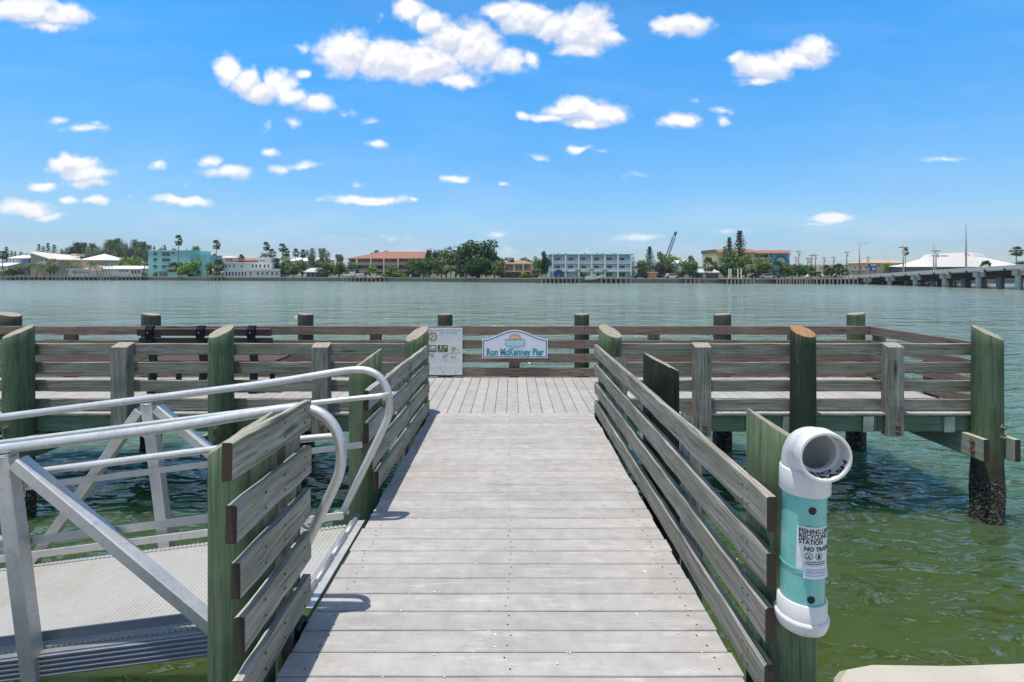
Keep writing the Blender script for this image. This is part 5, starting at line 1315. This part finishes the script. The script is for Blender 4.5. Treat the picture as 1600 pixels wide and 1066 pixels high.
pole(1343, 175, 380, .22, 'tall grey street light pole left of the bridge ramp', 'light_pole', None, None, 2)
zbp = 3.0
pole(1411.5, 116, 382.5, .16, 'dark light pole with a palm head showing beside it above the bridge left end', 'light_pole', 'poles along the bridge', 1.5, 1)
pole(1459, 108, 380, .13, 'slim pole on the bridge in front of the white hall lettering', 'light_pole', 'poles along the bridge', 2.0, 3)
pole(1462.5, 125, 388.5, .16, 'shorter pole right beside the slim one before the white hall', 'light_pole', 'poles along the bridge', 2.0, 1)
pole(1509.5, 104, 350, .17, 'tallest plain mast on the bridge in front of the white hall', 'light_pole', 'poles along the bridge', 2.6, 3)
# ---- crane
Y = 175; cr = thing('crane', 'dark lattice crane boom rising at an angle behind trees', 'crane', (FX(1038, Y), Y, GZ))
m = MB(); a = Vector((FX(1034, Y), Y, GZ + 2.0)); b = Vector((FX(1055, Y), Y, FZ(365.5, Y))); d = (b - a).normalized(); s = Vector((0, 1, 0)); u_ = d.cross(s)
L_ = (b - a).length; q = .42
cs = [(u_ * q + s * q), (u_ * q - s * q), (-u_ * q - s * q), (-u_ * q + s * q)]
for c in cs: m.tube([a + c, b - d * 1.5 + c, b + c * .2], .075, 5)
k_ = 0; nb = 26
for i in range(nb):
    for j in range(4): m.tube([a + d * (L_ - 1.5) * i / nb + cs[j], a + d * (L_ - 1.5) * (i + 1) / nb + cs[(j + 1) % 4]], .045, 4)
m.tube([b - d * .5, b + d * .7], .42, 8); m.build('boom', cm((.05, .055, .07)), cr)
m = MB(); m.box(a.x - 3, a.x + 2, Y - 1.6, Y + 1.6, GZ + 1.0, GZ + 3.4, .1); m.build('cab', cm((.3, .25, .1)), cr); m = MB(); m.box(a.x - 3.2, a.x + 2.4, Y - 1.9, Y - 1.1, GZ, GZ + .9, .2); m.box(a.x - 3.2, a.x + 2.4, Y + 1.1, Y + 1.9, GZ, GZ + .9, .2); m.build('track', M['black'], cr)
# ================================================================== DOCKS, BOATS, CARS
def dock(px0, px1, out, label, posts, hpx=4, Yb=None, deckpy=None):
    Y = (shoreY((px0 + px1) / 2) if Yb is None else Yb) - out
    t = thing('boat_dock', label, 'dock', (FX((px0 + px1) / 2, Y), Y, 0), 'private docks on the far shore')
    m = MB(); m.box(FX(px0, Y), FX(px1, Y), Y, Y + out + .3, 1.18, 1.34); m.build('deck', cm((.25, .235, .21)), t)
    for i in range(posts):
        p = px0 + (px1 - px0) * i / (posts - 1) + ru(-.6, .6); m = MB(); m.tube([(FX(p, Y), Y - .2, -1), (FX(p, Y), Y - .2, 1.35 + hpx * ru(.45, 1.3) * Y / 800)], .16, 7); m.build('post', cm((.24, .22, .19)), t)
    return t
dock(-10, 45, 5, 'dark dock with many short posts at the far left of the opposite shore', 9)
dock(48, 74, 4, 'dock below the date palm with a few posts', 5)
dock(76, 107, 6, 'dock with tall paired posts below the tan house', 6, 7)
dock(112, 160, 5, 'dock with slim posts before the low white building peach end', 8, 6)
dock(158, 172, 8, 'square boat lift dock with tall white posts, left shore', 4, 9)
dock(174, 220, 4, 'long dock with white posts right of the boat lift, left shore', 9, 4)
dock(318, 346, 3, 'low pale dock left of the white waterfront building', 6, 3)
dock(536, 600, 5, 'dock with boats below the terracotta roofed condominium', 11, 4)
dock(846, 905, 4, 'dock with white posts at the left end of the blue motel', 10, 5)
dock(940, 985, 4, 'dock with thin posts at the right end of the blue motel', 7, 4)
dock(1072, 1092, 3, 'small wooden dock below the round dark green tree', 4, 1)
dock(1136, 1178, 6, 'white dock with a ladder and lift below the spreading trees', 8, 3)
dock(1214, 1270, 4, 'long dark timber dock below the row of palms', 14, 3)
dock(1276, 1345, 4, 'timber pier with uneven posts beside the bridge ramp', 12, 7)
dlift = [(1139, 1142), (1153, 1158)]
for i, (a, b) in enumerate(dlift):
    Y = shoreY(a) - 1; t = thing('boat_lift', ('pair of tall white lift posts, left pair beside the white dock', 'pair of tall white lift posts, right pair above the white dock')[i], 'boat lift', (FX(a, Y), Y, 0), 'boat lifts')
    for p in (a, b): m = MB(); m.box(FX(p, Y) - .1, FX(p, Y) + .1, Y - .1, Y + .1, -.5, FZ(420, Y)); m.build('post', cm(WHT), t)
    m = MB(); m.box(FX(a, Y) - .1, FX(b, Y) + .1, Y - .1, Y + .1, FZ(427.6, Y), FZ(427, Y)); m.build('beam', cm((.5, .5, .48)), t)
def boat(px, out, L_, label, z=1.5, col=WHT, ry=0.):
    Y = shoreY(px) - out; x = FX(px, Y); t = thing('motor_boat', label, 'boat', (x, Y, z), 'boats on the far shore')
    m = MB(); S_ = [(-.5, .34, .0), (-.3, .38, 0), (.1, .36, .02), (.35, .22, .06), (.5, .02, .14)]; rows = []
    for (s_, w_, sh) in S_:
        rows.append([(x + s_ * L_, Y - w_ * L_ * .4, z + .75 + sh * L_ * .6), (x + s_ * L_, Y - w_ * L_ * .25, z + .1 + sh * L_), (x + s_ * L_ * .98, Y, z - .15 + sh * L_ * 1.2), (x + s_ * L_, Y + w_ * L_ * .25, z + .1 + sh * L_), (x + s_ * L_, Y + w_ * L_ * .4, z + .75 + sh * L_ * .6)])
    for r0, r1 in zip(rows, rows[1:]):
        for k in range(4): m.poly([r0[k], r1[k], r1[k + 1], r0[k + 1]])
        m.poly([r0[4], r1[4], r1[0], r0[0]])
    m.poly(rows[0]); m.build('hull', cm(col), t)
    m = MB(); m.beam((x - .12 * L_, Y, z + 1.15), (x + .1 * L_, Y, z + 1.15), 1.0, .8, (0, 0, 1), 1, .2); m.build('console', cm((.5, .52, .55)), t)
    m = MB(); m.box(x - .2 * L_, x + .12 * L_, Y - .8, Y + .8, z + 2.05, z + 2.15)
    for a in (-.18, .1): m.box(x + a * L_ - .04, x + a * L_ + .04, Y - .7, Y - .62, z + .8, z + 2.05); m.box(x + a * L_ - .04, x + a * L_ + .04, Y + .62, Y + .7, z + .8, z + 2.05)
    m.build('canopy', cm((.35, .4, .45)), t)
    m = MB(); m.box(x - .5 * L_ - .35, x - .5 * L_, Y - .2, Y + .2, z + .2, z + 1.25, .08); m.build('outboard_motor', M['black'], t); return t
boat(551, 3, 6.5, 'white motor boat raised on the dock below the terracotta roofed condominium', 1.6)
boat(566, 3, 4, 'small grey boat right of the raised white boat', 1.1, (.45, .45, .45))
boat(584, 2.5, 4.5, 'small white skiff at the right end of the condominium dock', .9)
boat(928, 2, 5, 'white boat tied before the middle of the blue motel', 1.0)
def car(px, back, label, col, L_=4.5):
    Y = shoreY(px) + back; x = FX(px, Y); t = thing('parked_car', label, 'car', (x, Y, GZ), 'cars parked on the far shore'); z = GZ
    pr_ = [(-.5, .3), (-.5, .75), (-.36, .85), (-.25, 1.4), (.12, 1.42), (.28, .9), (.48, .75), (.5, .3)]
    m = MB(); f = [(x + a * L_, Y - .85, z + b) for a, b in pr_]; bk = [(a, Y + .85, c) for a, b, c in f]; m.poly(f[::-1]); m.poly(bk)
    for i in range(len(f)): j = (i + 1) % len(f); m.poly([f[i], bk[i], bk[j], f[j]])
    m.build('body', cm(col, .3), t)
    m = MB(); m.poly([(x + a * L_, Y - .86, z + b) for a, b in [(-.33, .9), (.25, .9), (.11, 1.34), (-.24, 1.32)]]); m.build('side_window', GL, t)
    for a in (-.31, .31):
        for s in (-1, 1): m = MB(); m.tube([(x + a * L_, Y + s * .72, z + .32), (x + a * L_, Y + s * .88, z + .32)], .32, 12); m.build('wheel', M['black'], t)
for px, bk_, lb, c in ((1050, 6, 'white car parked left of the white two storey house', (.6, .6, .6)), (1186, 4, 'dark car parked under the right side of the spreading trees', (.06, .06, .07)), (1198, 4, 'silver car parked left of the red trunked palm', (.4, .4, .42)), (1206, 9, 'black car parked before the mural wall', (.03, .03, .035)),
    (1272, 6, 'white car parked behind the leaning palms, leftmost of three white cars', (.62, .62, .62)), (1292, 8, 'white van like car right of the leaning palms', (.65, .65, .65)), (1309, 7, 'white car parked near the cream building', (.6, .6, .62)), (1001, 7, 'dark blue car parked right of the blue motel', (.04, .05, .10))): car(px, bk_, lb, c)
for px in (641, 658, 716, 731):
    Y = shoreY(px) + 2; t = thing('garden_chair', {641: 'leftmost small white chair on the lawn below the condominium', 658: 'white chair on the lawn right of the condominium', 716: 'white chair left under the giant dark tree', 731: 'white chair further right under the giant dark tree'}[px], 'chair', (FX(px, Y), Y, GZ), 'white chairs on the far lawn'); x = FX(px, Y)
    m = MB(); m.box(x - .3, x + .3, Y - .3, Y + .3, GZ + .38, GZ + .44); m.build('seat', cm(WHT), t); m = MB(); m.box(x - .3, x + .3, Y + .27, Y + .33, GZ + .4, GZ + 1.05); m.build('backrest', cm(WHT), t)
    for a in (-.26, .26):
        for b in (-.26, .26): m = MB(); m.box(x + a - .03, x + a + .03, Y + b - .03, Y + b + .03, GZ, GZ + .38); m.build('leg', cm(WHT), t)
# ================================================================== TREES
T = tree
T('fan1', 4, 10, 15, 392, 'fan palm at the extreme left edge of the far shore')
for px, yt, lb in ((10, 385, 'tallest dark pine behind the small white house, far left'), (18, 391.5, 'low pine second from the left, behind the blue house'), (23.5, 392.5, 'low pine third from the left, behind the blue house')): T('norf1', px, 60, 8 if px == 10 else 6, yt, lb, 'distant pines far left')
T('broad1', 38, 50, 16, 394, 'round green tree top showing behind the blue house')
for px, yt, w_, lb in ((61, 381, 8, 'leftmost pine behind the tan house roof'), (67.5, 384, 6, 'small pine second behind the tan house roof'), (75, 379, 9, 'tallest pine behind the tan house roof'), (84.5, 382, 9, 'rightmost pine behind the tan house roof')): T('norf1', px, 55, w_, yt, lb, 'pines behind the tan house')
T('date', 57, 4, 36, 405, 'bushy date palm in front of the tan house')
T('broad2', 24, 8, 26, 416, 'low green shrub before the pale blue house'); T('broad0', 80, 10, 14, 404, 'yellow green tree beside the tan house balcony'); T('bright1', 8, 6, 24, 421, 'low bright shrub at the far left shore')
for px, yt, k, lb in ((88, 404, 'coco1', 'coconut palm by the middle of the tan house'), (105, 403, 'coco0', 'coconut palm by the right side of the tan house'), (118, 406, 'coco1', 'drooping coconut palm left of the low white building roof'), (139, 404, 'coco0', 'tall coconut palm before the white pyramid roof'), (152, 409, 'coco1', 'drooping coconut palm right of the pyramid roof centre'), (173, 408, 'coco1', 'coconut palm leaning over the low white building')): T(k, px, 4, 15, yt, lb, 'coconut palms along the left docks')
for px, yt, w_, k, lb in ((101, 388, 22, 'pine0', 'low casuarina left of the palm behind the tan house'), (126, 381, 22, 'pine1', 'casuarina with a palm before it, above the pyramid roof left side'), (145, 382, 24, 'pine2', 'casuarina above the pyramid roof centre'), (160, 381, 24, 'pine0', 'casuarina above the right of the pyramid roof'), (177, 377, 28, 'pine1', 'dense casuarina with a high crown left of the tallest'), (187, 374.5, 26, 'pine2', 'tallest casuarina of the left wood'), (204, 376, 24, 'pine0', 'casuarina right of the tallest one'), (219, 380, 24, 'pine1', 'casuarina nearest the turquoise building'), (230, 384, 16, 'pine2', 'wispy casuarina touching the turquoise building edge')): T(k, px, 48, w_, yt, lb, 'casuarina wood on the left shore')
T('dark0', 115, 45, 13, 376, 'dark tall tree standing highest behind the tan house right end'); T('fan1', 121, 40, 10, 378, 'palm head before the dark tall tree behind the tan house')
for px, w_, lb in ((190, 22, 'bright green bush left behind the low white building'), (203, 22, 'bright green bush middle behind the low white building'), (214, 16, 'bright green bush right behind the low white building')): T('bright0', px, 22, w_, 401, lb, 'bright bushes behind the low white building')
T('coco0', 223, 6, 20, 407, 'palm between low white building and turquoise block'); T('bright1', 226, 4, 10, 424, 'small shrub at the left foot of the turquoise block'); T('bright0', 243, 1.5, 8, 424, 'small round shrub before the turquoise block')
T('norf1', 241, 60, 6, 384, 'small dark pine peeking over the turquoise block'); T('broad1', 254, 55, 12, 383, 'tree top behind the left of the turquoise block'); T('broad2', 270, 55, 16, 386, 'tree top behind the middle of the turquoise block'); T('broad1', 291, 55, 10, 389.5, 'small tree top behind the right of the turquoise block')
T('fan0', 279, 3, 11, 366.5, 'very tall slender palm before the turquoise block'); T('fan0', 338, 10, 12, 374.5, 'very tall slender palm right of the turquoise block')
T('sabal', 270, 2, 17, 409, 'shaggy sabal palm before the turquoise block'); T('bright0', 297, 3, 36, 407, 'large bright green bush before the turquoise block right end'); T('broad0', 284, 4, 14, 410, 'darker green bush between shaggy palm and large bright bush')
T('pine1', 308, 30, 20, 387, 'sparse casuarina right behind the turquoise block'); T('sabal', 341, 5, 17, 405, 'bushy sabal palm before the pink house'); T('fan1', 335, 40, 7, 396, 'small distant palm left of the pink house'); T('broad2', 328, 6, 12, 409, 'round tree left of the bushy sabal palm'); T('sabal', 338, 2, 12, 421, 'low palm beside the pointed roof hut'); T('fan2', 377, 45, 10, 397, 'palm rising behind the orange tile roof')
for px, yt, w_, k, d, lb in ((416, 377.5, 11, 'fan0', 30, 'tall fan palm, leftmost over the white annex'), (410, 390, 18, 'coco0', 26, 'dark coconut palm left over the white annex'), (425, 388.5, 13, 'fan1', 24, 'fan palm between the leftmost and central palms over the annex'), (441, 380, 12, 'fan0', 30, 'tall fan palm at the centre of the palm cluster'), (447, 387, 12, 'fan1', 30, 'fan palm just right of the central tall palm'), (450, 395, 20, 'coco1', 24, 'dark drooping coconut palm below the central palms'), (462, 387.5, 10, 'fan1', 40, 'fan palm left of the casuarinas'), (473, 389.5, 11, 'fan1', 40, 'fan palm touching the casuarinas')): T(k, px, d, w_, yt, lb, 'palms around the white annex')
T('pine0', 486, 60, 20, 389, 'casuarina above the cream house left side'); T('pine2', 505, 62, 22, 389.5, 'casuarina above the cream house right side'); T('pine1', 530, 50, 16, 399, 'small casuarina left of the terracotta roof')
T('dark0', 428, 16, 26, 402, 'dark green tree behind the right end of the white annex'); T('broad0', 458, 6, 26, 408, 'yellow green tree right of the white annex'); T('dark0', 446, 10, 20, 405, 'dark tree between annex and yellow green tree'); T('broad2', 472, 14, 22, 404, 'green tree left of the grey boathouse')
T('dark0', 494, 20, 26, 407, 'dark bush behind the grey boathouse'); T('broad0', 512, 8, 30, 408, 'bushy tree right of the grey boathouse'); T('broad1', 530, 7, 26, 407, 'bushy green tree left of the condominium'); T('sabal', 529, 3, 14, 413, 'sabal palm left of the condominium dock')
T('broad1', 553, 4, 22, 411, 'green tree before the left end of the condominium'); T('bright1', 580, 4, 20, 413, 'green tree before the second bay of the condominium'); T('broad2', 615, 4, 20, 413, 'green tree before the middle of the condominium'); T('bright0', 622, 2, 20, 422, 'bright bush before the middle of the condominium'); T('broad0', 644, 6, 22, 406, 'olive tree before the right bay of the condominium')
for i, (px, w_) in enumerate(((600, 16), (632, 14), (562, 12), (590, 12))): T('bright1', px, 2, w_, 427, ('low bright hedge plant before condominium bay three', 'low bright plant right of the condominium bush', 'low plant behind the raised white boat', 'low plant behind the white skiff')[i], 'low plants before the condominium')
T('dark1', 588, 50, 20, 390, 'dark tree tops rising over the terracotta roof left'); T('dark1', 603, 50, 18, 391, 'dark tree tops rising over the terracotta roof right')
T('broad0', 655, 3, 30, 404, 'pale green willowy tree at the right end of the condominium'); T('dark0', 672, 12, 20, 387.5, 'dark upright tree right of the condominium'); T('dark1', 682, 14, 14, 389, 'dark slim tree close right of the upright dark one')
T('broad1', 697, 10, 36, 385.5, 'light green tall tree left of the giant tree'); T('broad0', 712, 14, 30, 391, 'green tree filling between light tree and giant tree'); T('broad2', 690, 5, 36, 400, 'bushy tree below the light green tall tree')
T('date', 704, 3, 28, 409, 'spreading palm in front of the light green tree'); T('coco0', 677, 2, 14, 421, 'small pale banana like palm on the lawn'); T('bright0', 720, 4, 18, 414, 'low bush left under the giant tree')
T('dark1', 748, 8, 66, 373.5, 'giant dark round tree, the largest on the far shore'); T('dark0', 728, 6, 36, 390, 'dark tree joined to the left of the giant tree'); T('dark0', 773, 9, 30, 388, 'ragged dark tree joined to the right of the giant tree'); T('dark1', 745, 3, 50, 402, 'dark lower tree in front of the giant tree'); T('broad0', 779, 4, 22, 407, 'light green bush at the right foot of the giant tree')
T('broad2', 822, 50, 26, 401, 'round green tree behind the brown house roof'); T('broad1', 839, 10, 20, 401, 'olive tree between brown house and motel'); T('dark0', 852, 5, 18, 390.5, 'dark tree at the left end of the blue motel'); T('broad0', 834, 3, 22, 420, 'pale green bush in front of the brown house right end'); T('bright1', 818, 2, 18, 425, 'low green hedge before the brown house')
for px, yt, lb in ((884, 422, 'small palm left of the motel centre'), (901, 419, 'small palm at the second motel bay'), (922, 418, 'small palm at the third motel bay'), (931, 424, 'lowest small palm before the motel'), (943, 419, 'small palm at the fourth motel bay'), (914, 424, 'small low palm near the motel boat')): T('coco0', px, 2, 13, yt, lb, 'small palms before the blue motel')
T('broad2', 1004, 6, 20, 404.5, 'round dark tree right of the blue motel'); T('norf0', 1015, 16, 12, 385.5, 'dark conical cypress right of the blue motel'); T('broad0', 1036, 20, 20, 393.5, 'tall tree in front of the crane boom'); T('broad1', 1052, 26, 22, 398, 'yellow green tree right of the crane'); T('broad0', 1045, 14, 22, 402, 'green tree below the crane boom'); T('grey0', 1031, 5, 24, 408, 'purplish grey leafless looking tree near the orange shed')
T('broad2', 1078, 3, 30, 403, 'round dense tree before the white two storey house'); T('dark0', 1082, 10, 16, 397.5, 'darker tree top behind the round dense tree'); T('broad1', 1064, 4, 14, 424, 'low bush left of the round dense tree'); T('sabal', 1107, 5, 16, 400, 'sabal palm behind the grey blue cottage'); T('broad2', 1118, 16, 10, 406, 'small tree between cottage and hotel')
T('norf0', 1139.5, 12, 11, 371, 'dark tall norfolk pine before the hotel, left one'); T('norf0', 1156, 12, 15, 360.5, 'tallest norfolk pine before the hotel, with gaps between its tiers'); T('norf1', 1132, 14, 10, 385, 'small dark pine left of the two tall norfolk pines')
T('broad1', 1142, 7, 36, 394, 'spreading grey green tree below the norfolk pines, left'); T('broad0', 1165, 6, 44, 397.5, 'wide grey green tree in the middle before the hotel'); T('broad2', 1190, 5, 34, 402, 'wide tree at the right before the hotel'); T('date', 1173, 3, 24, 406, 'palm before the wide grey green tree'); T('dark0', 1135, 4, 26, 408, 'dark low tree by the boat lifts'); T('broad1', 1150, 4, 28, 406, 'low tree behind the right boat lift')
T('sabal', 1214, 4, 17, 406, 'palm with reddish trunk before the mural'); T('broad2', 1226, 26, 14, 409, 'small tree at the right foot of the mural')
for i, (px, yt, w_) in enumerate(((1226, 414, 16), (1238, 413, 16), (1250, 411, 16), (1262, 414, 16))): T('broad%d' % (i % 3), px, 8, w_, yt, ('leftmost small round tree of the row right of the mural', 'second small round tree of the row right of the mural', 'tallest small round tree of the row right of the mural', 'rightmost small round tree of the row right of the mural')[i], 'row of small trees right of the mural')
for px, yt, lb in ((1268, 418, 'sabal palm at the right end of the small tree row'), (1278, 424, 'lowest leaning palm on the far bank'), (1291, 413, 'leaning sabal palm left of the pair'), (1297, 418, 'short sabal palm under the leaning ones'), (1306, 412, 'taller sabal palm of the pair, left'), (1312, 411, 'taller sabal palm of the pair, right'), (1320, 420, 'short sabal palm before the cream building')): T('sabal', px, 4, 12, yt, lb, 'sabal palms near the bridge ramp')
T('broad0', 1300, 30, 20, 420, 'low hedge behind the leaning palms'); T('bright1', 1387, 70, 16, 409, 'yellow green bush behind the bridge ramp'); T('fan0', 1415, 45, 9, 387, 'fan palm head beside the dark bridge light pole')
T('sabal', 1540, 50, 15, 406, 'low dark palm before the white hall roof right side'); T('fan1', 1588, 60, 18, 385, 'tall fan palm at the right end of the white hall'); T('dark0', 1592, 90, 22, 407, 'dark tree at the right edge beyond the hall')
T('dark0', 1470, 160, 60, 421, 'low trees far behind the bridge, left'); 
# distant woods
m = MB(); random.seed(8)
for i in range(9000):
    px = ru(-250, 1250); Y = 300 + ru(0, 30); hh = 6 + 3.5 * mnoise.noise(Vector((px * .02, 0, 3))) + 2 * mnoise.noise(Vector((px * .09, 2, 3)))
    leafquad(m, (FX(px, Y), Y, GZ + ru(0, 1) ** .6 * max(2, hh)), ru(.5, 1.1), tn(ru(.7, 1.3)))
tag(m.build('distant_woods', M['leaf_pine']), 'low distant woods behind the far shore houses', None, None, 'stuff')
# ================================================================== HAZE: thin sea air over the bay
hm = bpy.data.materials.new('sea_haze'); hm.use_nodes = True; hn = NT(hm.node_tree)
hv = hn.n('ShaderNodeVolumePrincipled', {'Color': (.86, .92, 1.0, 1), 'Density': .00014, 'Anisotropy': .0})
ho = hn.n('ShaderNodeOutputMaterial'); hm.node_tree.links.new(hv.outputs[0], ho.inputs['Volume'])
mb = MB(); mb.box(-620, 620, -61, 420, -3.3, 30)
tag(mb.build('haze', hm, None, False, (0, 180, 0)), 'thin pale sea haze over the whole bay', None, None, 'stuff')
